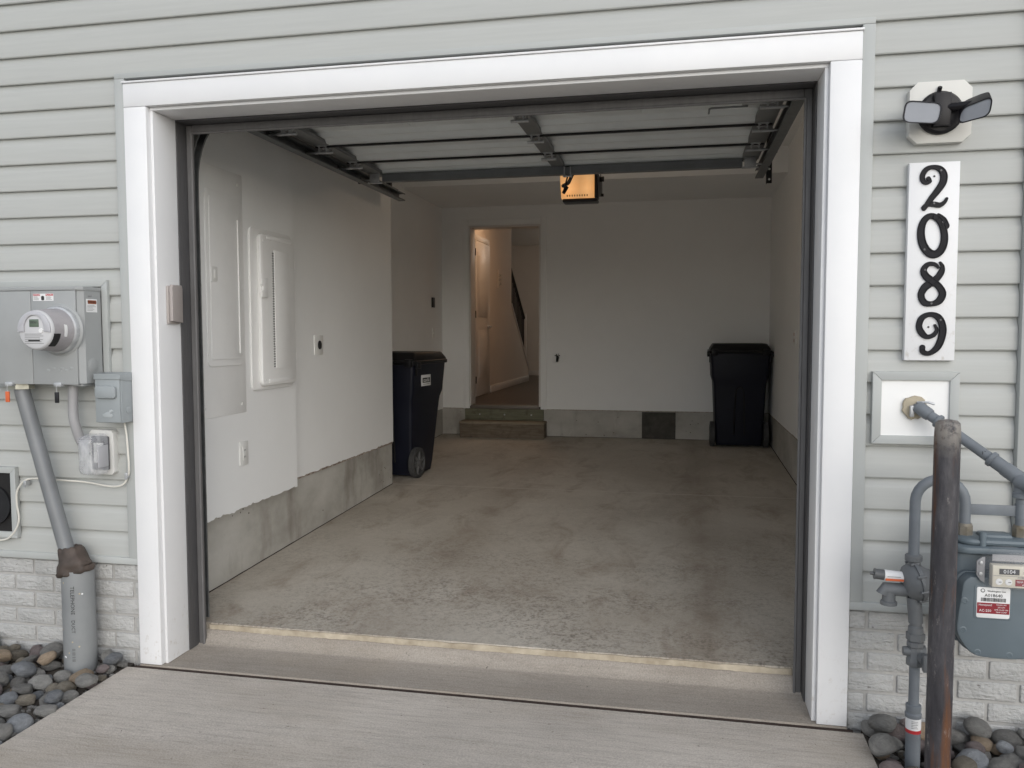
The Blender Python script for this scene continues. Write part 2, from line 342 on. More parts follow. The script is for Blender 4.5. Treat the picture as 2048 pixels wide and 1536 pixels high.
# ================================================================== SETTING
# ground, street
o = struct(MB().box(-300, 300, -300, 300, -.6, -.12).build('ground', LAWN))
struct(MB().box(-60, 60, -17, -9, -.118, -.105).build('road', ASPH))
b = MB(); b.prism([(-.024, -.004), (-.024, -.16), (-8.9, -.2), (-8.9, -.1)], 'x', -.045, 2.87); struct(b.build('driveway', DRIVE, None))
for nm, x0, x1 in (('planting_bed', -3.0, -.05), ('planting_bed', 2.875, 5.0)):
    b = MB(); b.prism([(-1.6, -.13), (-1.6, -.035), (-.3, -.035), (.03, -.01), (.03, -.13)], 'x', x0, x1); struct(b.build(nm, SOIL))
# sill between driveway and slab
b = MB(); b.prism([(0.0, .002), (.10, .001), (.232, .004), (.244, .009), (.262, .03), (.277, .052), (.291, .061), (.291, -.16), (0.0, -.16)], 'x', .0005, 2.821); struct(b.build('door_sill', SILL))
struct(MB().box(-.02, 2.84, -.0238, -.0002, -.1, -.0055).build('expansion_joint', mat('joint_filler', (.045, .03, .024), .95, var=.4, vs=40)))
b = MB(); b.prism([(.2915, -.15), (.2915, floor_z(.2915)), (6.1, floor_z(6.1)), (6.1, -.15)], 'x', -.5, 3.2); struct(b.build('garage_floor', SLAB))
random.seed(31); _n = 130; _t = []; _b = []
for i in range(_n+1):
    x = .1505+(2.6695-.1505)*i/_n; w_ = mnoise.noise(Vector((x*3, 1, 0)))*.004; _t.append((x, floor_z(.29)-.003-abs(mnoise.noise(Vector((x*9, 0, 0))))*.006-random.random()*.002)); _b.append((x, .061+w_-random.random()*.003))
MB().prism(_t+_b[::-1], 'y', .2835, .2912).build('slab_lip', mat('pale_lip_mortar', (.42, .35, .255), .9, var=.3, vs=9, bump=.6, bs=60, bdist=.004, col2=(.58, .51, .40)))
struct(bpy.data.objects['slab_lip'])

YB, XL2, XR, YS = 6.107, -.47, 3.15, 3.337
ST = .515      # top of the stem walls
CZ, SOFF = 3.06, 2.83
def sbox(name, m, *a): return struct(MB().box(*a).build(name, m))
# stem walls
sbox('foundation_wall', STEM, -.5, -.0864, .292, YS, -.1, ST-.012)
sbox('foundation_wall', STEM, -.75, XL2-.004, YS+.001, YB, -.1, ST)
sbox('foundation_wall', STEM, XR+.004, 3.5, .292, YB, -.1, ST+.03)
sbox('foundation_wall', STEM, -.75, 3.5, YB+.004, 6.4, -.1, ST+.022)
# drywall: near chase, far part of the left wall, recess, right, back (round the doorway)
def torn(name, x, x1, y0, y1, z0, z1, amp, m=DRYW):   # sheet with an unevenly cut lower edge, facing +x
    random.seed(len(name)); b = MB(); n = 60; F = []; G = []
    for i in range(n+1):
        y = y0+(y1-y0)*i/n; zz = z0+random.uniform(-amp, amp)*(1 if random.random() < .35 else .25)
        F.append((y, zz))
    b.prism([(y1, z1), (y0, z1)]+F, 'x', x, x1); return struct(b.build(name, m))
torn('wall_left', -.03, -.14, .27, 1.534, .478, CZ, .010)
torn('wall_left_rear', -.075, -.14, 1.535, YS, .513, CZ, .007)
sbox('wall_return', DRYW, -.47, -.1405, YS-.012, YS-.001, ST, CZ)
torn('wall_recess', XL2, XL2-.02, YS, YB, ST+.012, CZ, .006)
b = MB(); random.seed(5); F = [(.27+(YB-.27)*i/60, .545+random.uniform(-.008, .006)) for i in range(61)]
b.prism([(YB, CZ), (.27, CZ)]+F, 'x', XR, XR+.02); struct(b.build('wall_right', DRYW))
DX0, DX1, DZ0, DZ1 = -.13, .66, .568, 2.598
b = MB(); b.box(XL2-.02, DX0-.02, YB, YB+.012, .54, CZ).box(DX1+.02, XR+.02, YB, YB+.012, .54, CZ).box(DX0-.02, DX1+.02, YB, YB+.012, DZ1+.02, CZ); struct(b.build('wall_back', DRYW))
sbox('garage_ceiling', CEILM, -.6, 3.3, .27, 4.75, CZ, CZ+.03)
b = MB(); b.box(XL2, XR, 4.75, YB, SOFF, CZ); struct(b.build('ceiling_soffit', CEILM))
CRK = mat('dark_floor_joint', (.035, .022, .018), .95, var=.5, vs=30); GSK = mat('torn_paper_edge', (.24, .12, .075), .9, var=.5, vs=30, col2=(.5, .46, .4))
def floor_strip(nm, x0, x1, y0, y1):   # thin dark crack that follows the sloped slab
    b = MB(); n = 40
    if y1-y0 > x1-x0: b.prism([(y0+(y1-y0)*i/n, floor_z(y0+(y1-y0)*i/n)+.002+.004*abs(mnoise.noise(Vector((i*.7, 0, 2))))) for i in range(n+1)]+[(y1, floor_z(y1)-.01), (y0, floor_z(y0)-.01)], 'x', x0, x1)
    else: b.prism([(x0+(x1-x0)*i/n, floor_z(y0)+.002+.004*abs(mnoise.noise(Vector((i*.7, 0, 5))))) for i in range(n+1)]+[(x1, floor_z(y0)-.01), (x0, floor_z(y0)-.01)], 'y', y0, y1)
    return struct(b.build(nm, CRK))
floor_strip('floor_joint', -.0866, -.081, .30, YS-.003); floor_strip('floor_joint', XL2-.0045, XL2+.002, YS+.01, YB-.01); floor_strip('floor_joint', XR-.002, XR+.0045, .30, YB-.01); floor_strip('floor_joint', XL2+.004, XR-.004, YB-.004, YB+.0045)
for a in ((-.0875, -.0785, .60, YS-.004, .5, .5125), (XR-.0025, XR+.003, .4, YB-.01, .5385, .5455)): struct(MB().box(*a).build('sill_gasket', GSK))
b = MB(); b.box(XL2+.003, -.13-.095, YB-.003, YB+.003, .534, .5405); struct(b.build('sill_gasket', GSK)); struct(MB().box(.74, XR-.004, YB-.003, YB+.003, .534, .5405).build('sill_gasket', GSK))
# outer shell that keeps daylight out
b = MB(); b.box(-.9, 3.65, .3, 6.6, CZ+.031, CZ+.35).box(-.9, -.751, .3, 6.6, -.1, CZ+.03).box(3.501, 3.65, .3, 6.6, -.1, CZ+.03).box(-.75, -.145, .3, YS-.013, .52, CZ+.03).box(XR+.021, 3.5, .3, 6.0, .58, CZ+.03).box(-.75, XL2-.021, YS, 6.1, .53, CZ)
struct(b.build('wall_framing', SHEATH))
sbox('wall_front_inside', DRYW, -.14, .112, .2625, .27, .0, CZ); sbox('wall_front_inside', DRYW, 2.71, XR, .2625, .27, .05, CZ); sbox('wall_front_inside', DRYW, .112, 2.71, .2625, .27, 2.31, CZ)

# hall behind the doorway
HX, HY1, HC = -.391, 12.9, 3.12
sbox('hall_floor', HFLOOR, -1.6, 1.2, YB+.012, HY1, DZ0-.06, DZ0)
b = MB(); b.prism([(YB+.2, DZ0), (11.11, DZ0), (11.11, .77), (9.65, 1.835), (9.65, HC), (YB+.2, HC)], 'x', HX, HX-.11); struct(b.build('hall_wall_left', HALLW))
sbox('hall_wall_stair', HALLW, -1.6, -1.5, YB+.2, HY1, DZ0, HC)
sbox('hall_wall_right', HALLW, .85, .95, YB+.2, HY1, DZ0, HC)
sbox('hall_wall_back', HALLW, -1.6, 1.2, HY1, HY1+.1, DZ0-.06, HC)
sbox('hall_ceiling', CEILM, -1.6, 1.2, YB+.2, HY1, HC, HC+.1)
b = MB(); b.box(-1.6, DX0-.02, YB+.1, YB+.2, DZ0, HC).box(DX1+.02, 1.2, YB+.1, YB+.2, DZ0, HC).box(DX0-.02, DX1+.02, YB+.1, YB+.2, DZ1+.02, HC); struct(b.build('hall_wall_front', HALLW))
struct(MB().box(HX, HX+.012, 8.17, 11.10, DZ0, DZ0+.10, bev=.002).build('hall_baseboard', DOORW)); struct(MB().box(-1.5, .85, HY1-.012, HY1, DZ0, DZ0+.10, bev=.002).build('hall_baseboard', DOORW))
b = MB(); b.prism([(11.12, .765), (9.645, 1.84), (9.645, 1.875), (11.12, .80)], 'x', HX-.12, HX+.012); struct(b.build('stair_skirt_cap', DOORW))
lamp = thing('unseen_ceiling_lamp', 'round flush ceiling lamp in the hall beyond the doorway', 'lamp', (.2, 7.4, HC))
MB().lathe((.2, 7.4, HC), (0, 0, -1), [(0, .15), (.02, .15), (.022, .14)], 32).build('base', GALV, lamp)
MB().lathe((.2, 7.4, HC-.022), (0, 0, -1), [(0, .135), (.03, .125), (.055, .09), (.065, .02)], 32).build('shade', emit('hall_lamp_glow', (1., .62, .36), 19), lamp)

lamp2 = thing('unseen_ceiling_lamp', 'added unseen lamp brightening the far hall near the stair foot', 'lamp', (.45, 11.2, HC))  # extra lamp added out of view to brighten the far hall
MB().lathe((.45, 11.2, HC), (0, 0, -1), [(0, .15), (.02, .15), (.022, .14)], 32).build('base', GALV, lamp2)
MB().lathe((.45, 11.2, HC-.022), (0, 0, -1), [(0, .135), (.03, .125), (.055, .09), (.065, .02)], 32).build('shade', emit('added_lamp_glow', (1., .93, .82), 16), lamp2)

# ================================================================== HOUSE FRONT
house = thing('house', 'pale grey vinyl sided townhouse front with white trimmed garage opening', 'house', (1.41, .1, 0))
LAP0, LAP = .449, .111
backing = MB()
backing.box(-3, -.02, .04, .26, .42, 4.2).box(2.84, 5, .04, .26, .42, 4.2).box(-.02, 2.84, .04, .26, 2.42, 4.2).box(-.02, .112, .04, .26, .0, 2.42).box(2.71, 2.84, .04, .26, .0, 2.42).box(.112, 2.71, .04, .26, 2.31, 2.42)
siding = backing.build('siding_wall', SHEATH, house)
def plank_prof(z, h=LAP):
    return [(.0225, z), (.0205, z+.004), (.0215, z+h*.68), (.0235, z+h*.72), (.0335, z+h*.90), (.0350, z+h+.012), (.0390, z+h+.012), (.0390, z)]
def plank(z, x0, x1, h=LAP):
    b = MB(); b.prism(plank_prof(z, h), 'x', x0, x1); o = b.build('siding_plank', SIDING, siding, 25); return o
XJL, XJR = -.040, 2.856
for k in range(0, 33):
    z = LAP0+LAP*k
    if k < 18:
        plank(z, -3.0, XJL); plank(z, XJR, 3.333)
    else: plank(z, -3.0, 3.333)
    plank(z, 3.435, 5.0)
# starter trim, J channels, corner post
def part(name, m, *a, parent=None, bev=.0015): return MB().box(*a, bev=bev).build(name, m, parent or house)
part('starter_trim', JTRIM, -3, -.0006, .010, .04, .424, .4525); part('starter_trim', JTRIM, 2.8225, 3.333, .010, .04, .424, .4525)
part('j_channel', JTRIM, -.0445, -.0006, .008, .04, .453, 2.4345); part('j_channel', JTRIM, 2.8219, 2.862, .008, .04, .453, 2.4345)
part('j_channel', JTRIM, -.0445, 2.862, .0078, .04, 2.4350, 2.4565)
part('corner_post', JTRIM, 3.334, 3.434, -.004, .06, .405, 4.1, bev=.004)
# white casing
part('trim_board', WHITE, 0, .1025, 0, .04, .003, 2.3172, bev=.004); part('trim_board', WHITE, 2.7188, 2.8213, 0, .04, .003, 2.3172, bev=.004)
part('trim_board', WHITE, 0, 2.8213, 0, .04, 2.3178, 2.412, bev=.003); part('drip_cap', WHITE, -.004, 2.8253, -.006, .04, 2.4125, 2.4205, bev=.002)
part('jamb_board', WHITE, .1026, .116, .025, .26, .003, 2.3044, bev=.002); part('jamb_board', WHITE, 2.7053, 2.7187, .025, .26, .003, 2.3044, bev=.002); part('jamb_board', WHITE, .1026, 2.7187, .0248, .26, 2.3046, 2.3176, bev=.002)
# grey vinyl seals (liner strip + bead facing the street)
part('seal_liner', SEALD, .1162, .1215, .176, .2618, .004, 2.2990); part('seal_liner', SEALD, 2.6998, 2.7051, .176, .2618, .004, 2.2990); part('seal_liner', SEALD, .1162, 2.7051, .1758, .2618, 2.2992, 2.3044)
for s, x0, x1 in ((1, .1216, .150), (-1, 2.671, 2.6997)):
    b = MB(); b.box(x0, x1, .244, .2616, .004, 2.2985, bev=.004, seg=3); xe = x1 if s > 0 else x0
    b.tube([(xe-.004*s, .2455, .006), (xe-.004*s, .2455, 2.262)], .006, 10); b.build('door_seal', SEAL, house)
b = MB(); b.box(.1505, 2.6705, .2442, .2614, 2.262, 2.2990, bev=.004, seg=3); b.tube([(.145, .2455, 2.264), (2.676, .2455, 2.264)], .006, 10); b.build('door_seal', SEAL, house)
# brick foundation
fnds = [MB().box(-3, -.0002, .036, .26, -.3, .424).build('foundation', JOINT, house), MB().box(2.8215, 5, .036, .26, -.3, .424).build('foundation', JOINT, house)]
BL, BH, JT = .197, .0745, .011
def brick_mesh():
    b = MB(); b.box(0, BL-JT, -.011, .02, 0, BH-JT, bev=.005, seg=2); return b
def bricks(x0, x1, off, fnd):
    random.seed(3)
    for r in range(-1, 6):
        z = .424-BH*(r+1)+JT*.5-.004
        if z < -.12: continue
        x = x0-BL+off+(BL*.5 if r % 2 else 0)
        while x < x1:
            a, c = max(x, x0), min(x+BL-JT, x1)
            if c-a > .02:
                zt = min(z+BH-JT, .4236)
                if zt-z > .01:
                    d = random.uniform(-.0015, .0015); MB().box(a, c, .0285+d, .04, z, zt, bev=.0055, seg=3).build('brick', BRICK, fnd)
            x += BL
bricks(-1.5, -.004, -.012, fnds[0]); bricks(2.826, 3.9, .065, fnds[1])

# ================================================================== THINGS ON THE FRONT, BY THE ELECTRIC METER
def siding_frame(root, x0, x1, z0, z1, w=.027, y0=.004, y1=.022):
    def q(pts): MB().prism(pts, 'y', y0, y1, bev=.0015).build('frame_strip', JTRIM, root)
    g_ = .0006
    q([(x0, z1), (x1, z1), (x1-w, z1-w), (x0+w, z1-w)]); q([(x0, z0), (x0+w, z0+w), (x1-w, z0+w), (x1, z0)])
    q([(x0, z0+g_), (x0, z1-g_), (x0+w, z1-w-g_), (x0+w, z0+w+g_)]); q([(x1, z0+g_), (x1-w, z0+w+g_), (x1-w, z1-w-g_), (x1, z1-g_)])
def printed_lines(root, M, m, x0, x1, z0, z1, n, th=.0014):   # unreadable small print: short strips, x along text, z up, placed by M(x,z)->box args
    random.seed(int(abs(x0*1000))+n)
    for i in range(n):
        z = z1-(z1-z0)*(i+.5)/n; e = x0+(x1-x0)*random.uniform(.6, 1.); b = MB(); b.box(*M(x0, e, z-th/2, z+th/2)); b.build('print_line', m, root)

fr = thing('meter_flashing', 'grey siding trim frame mounted round the twin meter cabinet', 'trim frame', (-.36, .013, 1.4)); siding_frame(fr, -.66, -.106, 1.17, 1.622)
cb = thing('meter_cabinet', 'grey enamelled steel twin meter cabinet carrying the round meter', 'meter cabinet', (-.38, .0, 1.195))
CZ0, CZ1, CY, CXR = 1.197, 1.578, -.117, -.136
MB().prism([(-.632, .003), (-.632, CY+.006), (CXR-.018, CY+.006), (CXR, CY+.024), (CXR, .003)], 'z', CZ0, CZ1).build('body', CABG, cb)
MB().box(-.632, -.3655, CY-.002, CY+.0055, CZ0-.004, CZ1-.004, bev=.002).build('cover', CABG, cb)
cvr = MB().box(-.3635, CXR-.020, CY-.002, CY+.0055, CZ0-.004, CZ1-.004, bev=.002).build('cover', CABG, cb)
MB().prism([(-.634, .003), (-.634, CY-.005), (CXR-.017, CY-.005), (CXR+.003, CY+.018), (CXR+.003, .003)], 'z', CZ1-.003, CZ1+.012, bev=.0015).build('hood', CABG, cb)
for x in (-.362-.115, -.245):
    b = MB(); b.box(x-.018, x+.018, CY-.012, CY+.01, CZ0-.012, CZ0+.004, bev=.002); b.tube([(x+.014, CY-.014, CZ0-.006), (x+.014, CY-.004, CZ0-.006)], .005, 10); b.build('latch', GALV, cb)
b = MB(); b.box(-.205, -.152, CY+.02, CY+.09, CZ0-.012, CZ0-.0005, bev=.002); b.build('conduit_plate', GALV, cb)
for r_, h_ in ((.030, .0016), (.023, .0030)): MB().lathe((CXR-.001, -.052, 1.27), (1, 0, 0), [(0, r_), (h_, r_), (h_+.0006, r_-.0015)], 28).build('knockout', CABG, cb)
for i, x in enumerate((-.30, -.275, -.245, -.235, -.215, -.19)): MB().box(x, x+.016, CY-.0032, CY-.0021, 1.245+(i % 2)*.008, 1.256+(i % 2)*.008, bev=.0005).build('embossing', CABG, cb)
# danger sticker
sk = MB().box(-.352, -.256, CY-.0028, CY-.0019, 1.533, 1.562).build('danger_sticker', PAPER, cb); sk['label'] = 'small red and white danger sticker'
FM = lambda a, e, z0, z1: (a, e, CY-.0034, CY-.0029, z0, z1)
for x0, x1, s in ((-.351, -.318, 'DANGER'), (-.292, -.257, 'PELIGRO')):
    MB().box(x0, x1, CY-.0034, CY-.0029, 1.553, 1.561).build('sticker_header', REDL, sk); text('lettering', s, PAPER, sk, face_front((x0+x1)/2, CY-.0037, 1.557), .0085, .0001); printed_lines(sk, FM, INKG, x0+.002, x1-.002, 1.536, 1.551, 4)
MB().prism(rrect(-.313, -.299, 1.535, 1.553, .005), 'y', CY-.0034, CY-.0029).build('sticker_symbol', INK, sk)
# warning sticker on the right flank
sk = MB().box(CXR-.0003, CXR+.0008, -.082, -.020, 1.487, 1.541).build('warning_sticker', PAPER, cb); sk['label'] = 'white warning sticker with rust orange header'
MB().box(CXR+.0009, CXR+.0012, -.074, -.024, 1.521, 1.536).build('sticker_header', RUSTO, sk); text('lettering', 'WARNING', INK, sk, face_right(CXR+.0014, -.049, 1.5285), .011, .0001)
printed_lines(sk, lambda a, e, z0, z1: (CXR+.0009, CXR+.0012, a, e, z0, z1), INKG, -.078, -.024, 1.492, 1.518, 5)
text('handwriting', 'oo1', INKG, cb, face_right(CXR+.0006, -.06, 1.553), .014, .0002)
# meter
mx, mz = -.231, 1.414
mt = thing('electric_meter', 'round electric meter with grey drum and small LCD on cabinet cover', 'electric meter', (mx, CY, mz))
MB().lathe((mx, CY-.001, mz), (0, -1, 0), [(0, .107), (.003, .104), (.006, .098)], 48).build('cover_collar', CABG, mt)
MB().lathe((mx, CY-.006, mz), (0, -1, 0), [(0, .096), (.012, .097), (.018, .094), (.02, .088)], 48).build('socket_ring', GALV, mt)
MB().lathe((mx, CY-.026, mz), (0, -1, 0), [(0, .087), (.05, .083), (.09, .079), (.094, .078)], 48).build('drum', METG, mt)
fy = CY-.121
MB().lathe((mx, fy, mz), (0, -1, 0), [(0, .078), (.006, .0775), (.012, .073), (.014, .068)], 48).build('face', mat('meter_face', (.55, .55, .56), .35, var=.03), mt)
b = MB(); arc = [(mx+.074*math.cos(R(a)), mz+.074*math.sin(R(a))) for a in range(-6, 187, 8)]+[(mx-.045, mz-.006), (mx-.045, mz+.02)]+[(mx+.043*math.cos(R(a)), mz+.012+.046*math.sin(R(a))) for a in range(160, 10, -12)]+[(mx+.045, mz+.01), (mx+.045, mz-.006)]
b.prism(arc, 'y', fy-.0143, fy-.020, bev=.002).build('face_hood', mat('meter_hood', (.46, .46, .485), .35, var=.03), mt)
lcd = MB().box(mx-.022, mx+.02, fy-.0165, fy-.014, mz+.012, mz+.042, bev=.001).build('display', LCD, mt); text('lettering', '00061', INK, lcd, face_front(mx-.001, fy-.0168, mz+.03), .015, .0001)
printed_lines(mt, lambda a, e, z0, z1: (a, e, fy-.0150, fy-.0141, z0, z1), INKG, mx-.045, mx+.04, mz-.055, mz-.012, 6, .002)
MB().box(mx-.03, mx+.022, fy-.0151, fy-.0141, mz-.044, mz-.038).build('barcode', INK, mt)
MB().lathe((mx+.03, fy-.014, mz-.002), (0, -1, 0), [(0, .01), (.004, .009), (.004, .006)], 16).build('reset_knob', PAPER, mt)
b = MB(); b.prism([(mx+.0815*math.cos(R(a)), mz+.0815*math.sin(R(a))) for a in range(-52, -7, 6)]+[(mx+.0765*math.cos(R(a)), mz+.0765*math.sin(R(a))) for a in range(-10, -53, -6)], 'y', fy+.03, fy-.002).build('side_window', DARKIN, mt)
b = MB(); b.prism([(mx+.0855*math.cos(R(a)), mz+.0855*math.sin(R(a))) for a in range(-18, 17, 5)]+[(mx+.083*math.cos(R(a)), mz+.083*math.sin(R(a))) for a in range(16, -19, -5)], 'y', fy+.06, fy+.047).build('side_label', PAPER, mt)
# seal tags
for x, m_, lab in ((-.481, ORNG, 'orange plastic seal tag hanging from the cabinet latch'), (-.247, BLACKP, 'black plastic seal tag hanging from the cabinet latch')):
    t = thing('seal_tag', lab, 'seal tag', (x, CY-.012, CZ0-.08)); MB().tube([(x, CY-.012, CZ0-.006), (x-.002, CY-.014, CZ0-.025), (x+.001, CY-.013, CZ0-.036)], .0012, 8).build('wire', GALV, t)
    MB().box(x-.009, x+.009, CY-.017, CY-.010, CZ0-.078, CZ0-.034, bev=.002).build('tag', m_, t)
_p = PY(159, 1240, -.062); PXc, PYc, PR = _p.x, -.062, .0635
# big slanted conduit + nut + riser + putty
cd = thing('conduit', 'thick dark grey conduit slanting from cabinet down to the buried pipe', 'conduit', (-.3, -.06, .5))
A, B_ = Vector((-.474, -.065, 1.215)), Vector((PXc-.034, -.068, .46)); A1 = Vector((-.470, -.065, 1.16))
MB().tube([A, A1, A1.lerp(B_, .06), A1.lerp(B_, .5), B_], .0305, 28).build('pipe', PVC, cd)
b = MB(); b.hexnut((-.473, -.065, 1.181), (0, 0, 1), .048, .022); b.tube([(-.473, -.065, 1.19), (-.473, -.065, 1.200)], .042, 24); b.build('lock_nut', mat('zinc_nut', (.48, .47, .40), .4, .7, var=.2, vs=20), cd)
rz = thing('pipe_riser', 'wide grey plastic pipe stub standing in the stones by the brick', 'pipe', (PXc, PYc, -.06))
b = MB(); b.lathe((PXc, PYc, -.06), (0, 0, 1), [(0, PR), (.478, PR), (.478, PR-.006), (.44, PR-.006)], 48); b.build('pipe', mat('weathered_grey_pvc', (.235, .245, .25), .45, var=.10, vs=4, col2=(.275, .285, .285)), rz)
for i, (s, zc, sz) in enumerate((('TELEPHONE', .30, .022), ('DUCT', .19, .02), ('||| |||| || |||', .07, .014))):
    a_ = R(-62); t = text('lettering', s, INK, rz, Matrix.Translation((PXc, PYc, zc)) @ Matrix.Rotation(R(-90)+R(108), 4, 'Z') @ Matrix.Translation((0, 0, 0)) @ Matrix.Rotation(R(90), 4, 'X') @ Matrix.Translation((0, 0, PR)) @ Matrix.Rotation(R(-90), 4, 'Z'), sz, .0003)
random.seed(4)
for i in range(9):
    a_ = R(random.uniform(-130, -30)); zc = random.uniform(.02, .4); p = Vector((PXc+(PR+.0002)*math.cos(a_), PYc+(PR+.0002)*math.sin(a_), zc)); MB().lathe(p, (math.cos(a_), math.sin(a_), 0), [(0, .004), (.0008, .003)], 7).build('paint_fleck', FOAM if i % 3 else PAPER, rz)
b = MB(); rings = []; NT = 56
for k, (z, r_, ox) in enumerate(((.398, .060, 0), (.400, .070, -.006), (.410, .076, -.008), (.422, .072, -.008), (.436, .066, -.010), (.448, .062, -.010), (.458, .058, -.012), (.470, .056, -.016), (.484, .052, -.020), (.498, .050, -.026), (.506, .047, -.030), (.509, .040, -.032), (.506, .030, -.033))):
    rg = []
    for q in range(NT):
        a_ = 2*math.pi*q/NT; c_, s_ = math.cos(a_), math.sin(a_)
        f = 1+.14*mnoise.noise(Vector((c_*1.5, s_*1.5, z*22)))+.09*mnoise.noise(Vector((c_*3.5+5, s_*3.5, z*60)))
        lobe = .022*max(0, math.cos(a_+.35))**3*math.exp(-((z-.452)/.016)**2)
        rr = r_*f+lobe
        rg.append(b.bm.verts.new((PXc+ox+rr*c_, PYc-.004+rr*s_*.94, z+.016*c_*(1 if z < .43 else .2)+.010*mnoise.noise(Vector((c_*2, s_*2, z*30+3))))))
    rings.append(rg)
for k in range(len(rings)-1):
    for q in range(NT): b.bm.faces.new((rings[k][q], rings[k][(q+1) % NT], rings[k+1][(q+1) % NT], rings[k+1][q]))
b.bm.faces.new(rings[0][::-1]); b.bm.faces.new(rings[-1])
tag(b.build('duct_seal', PUTTY, None, 60), 'lump of dark brown sealing putty pressed round the pipe mouth', 'putty')
# small conduit
c1 = [PY(147, 768, -.06), PY(146, 800, -.06), PY(147, 832, -.058), PY(152, 855, -.05), PY(160, 878, -.035), PY(172, 898, -.01)]
cd2 = thing('conduit', 'thin pale grey conduit curving from cabinet to the outlet cover', 'conduit', tuple(c1[2]))
MB().tube([Vector(q) for q in catmull([tuple(q) for q in c1], 5)], .0195, 20).build('pipe', PVCL, cd2)
# disconnect box
db = thing('disconnect_box', 'small grey steel disconnect box with raised handle and duck emblem', 'electric box', (-.057, -.03, 1.03))
bx0, bx1, bz0, bz1, by = -.118, .002, 1.035, 1.236, -.068
MB().box(bx0+.003, bx1-.002, by+.004, .007, bz0, bz1-.008, bev=.002).build('body', CABG2, db)
cov = MB().box(bx0, bx1-.006, by-.002, by+.0035, bz0+.002, bz1-.022, bev=.0015).build('cover', CABG2, db)
MB().prism([(by-.006, bz1-.022), (by-.006, bz1), (.006, bz1+.004), (.006, bz1-.03), (by+.03, bz1-.03)], 'x', bx0-.003, bx1+.001, bev=.0015).build('hood', CABG2, db)
b = MB(); b.prism(rrect(bx0+.006, bx1-.018, 1.135, 1.188, .014), 'y', by-.0015, by-.016, bev=.006); b.build('handle_bulge', CABG2, db)
MB().lathe((bx1-.0022, -.025, 1.085), (1, 0, 0), [(0, .0145), (.0022, .0145), (.0028, .0130)], 24).build('knockout', CABG2, db)
dk = [(0, 0), (.008, -.010), (.04, -.012), (.048, -.004), (.044, .004), (.036, .006), (.046, .012), (.052, .014), (.048, .018), (.042, .022), (.034, .02), (.030, .012), (.018, .010), (.006, .004)]
MB().prism([(bx0+.032+x, 1.068+z) for x, z in dk], 'y', by-.0021, by-.0042, bev=.0008).build('duck_emblem', mat('emblem_grey', (.37, .395, .405), .45, var=.04), db)
# outlet cover
oc = thing('outlet_cover', 'clear bubble outlet cover on a white mounting block', 'outlet cover', (-.15, -.02, .81))
ch = .012; x0, x1, z0, z1 = -.206, -.090, .808, .996
MB().prism([(x0+ch, z0), (x1-ch, z0), (x1, z0+ch), (x1, z1-ch), (x1-ch, z1), (x0+ch, z1), (x0, z1-ch), (x0, z0+ch)], 'y', -.006, .034, bev=.003).build('mounting_block', mat('off_white_block', (.62, .615, .59), .5, var=.03), oc)
MB().box(-.184, -.106, -.024, -.0065, .83, .972, bev=.006, seg=3).build('outlet_box', mat('outlet_grey', (.10, .10, .11), .5), oc)
MB().box(-.168, -.122, -.029, -.0245, .86, .945, bev=.004).build('receptacle', PLATEW, oc)
def shell(b, x0, x1, z0, z1, y0, y1, r, inset):   # open dome of clear plastic
    rings = []
    for t, ins in ((0, 0), (.45, .0), (.78, .25), (.94, .6), (1, 1)):
        k = inset*ins; rings.append([b.bm.verts.new((x, y0+(y1-y0)*t, z)) for x, z in rrect(x0+k, x1-k, z0+k, z1-k, r)])
    n = len(rings[0])
    for i in range(len(rings)-1):
        for k in range(n): b.bm.faces.new((rings[i][k], rings[i][(k+1) % n], rings[i+1][(k+1) % n], rings[i+1][k]))
    b.bm.faces.new(rings[-1])
b = MB(); shell(b, -.188, -.102, .815, .985, -.0245, -.112, .018, .02); dome = b.build('clear_dome', CLEAR, oc, 50)
b = MB(); b.box(-.1015, -.096, -.09, -.03, .85, .94, bev=.002); b.build('hinge', mat('clear_hinge', (.42, .42, .44), .3, var=.05), oc)
for z in (.958, .966, .974): MB().tube([(-.180, -.1085, z), (-.110, -.1085, z)], .0016, 6).build('dome_rib', mat('clear_hinge', (.42, .42, .44)), dome)
# white cable and clips
cp = [(249, 846), (253, 870), (256, 905), (258, 935), (257, 950), (250, 965), (238, 972), (215, 972), (170, 964), (118, 960), (85, 957), (58, 958), (44, 966), (34, 984), (34, 1010), (38, 1035), (34, 1055), (20, 1074), (4, 1080), (-30, 1082)]
pts = [tuple(PY(u, v, .0 if i > 3 else -.008)) for i, (u, v) in enumerate(cp)]
tag(MB().tube([Vector(q) for q in catmull(pts, 4)], .0042, 10).build('cable', CABLE), 'thin white cable sagging along the siding below the outlet cover', 'cable')
for u, v, lab in ((53, 966, 'small steel clip holding the white cable beside the black wall box'), (255, 950, 'small steel clip holding the white cable against the door trim')):
    p = PY(u, v, .0); b = MB(); b.box(p.x-.007, p.x+.007, -.012, .018, p.z-.011, p.z+.011, bev=.003); b.tube([(p.x+.005, -.012, p.z-.012), (p.x+.005, -.018, p.z-.012)], .005, 8); tag(b.build('cable_clip', GALV), lab, 'cable clip')
# black recessed box at the left
wb = thing('wall_vent_box', 'black recessed wall box in a grey siding frame', 'wall box', (-.74, .01, .52))
siding_frame(wb, -.90, -.584, .513, .823, w=.026, y0=.0, y1=.022)
MB().box(-.874, -.6105, .010, .0215, .539, .797).build('recess', DARKIN, wb); MB().lathe((-.70, .0095, .655), (0, -1, 0), [(0, .085), (.012, .085), (.012, .075), (.002, .072)], 40).build('collar', BLACKP, wb)
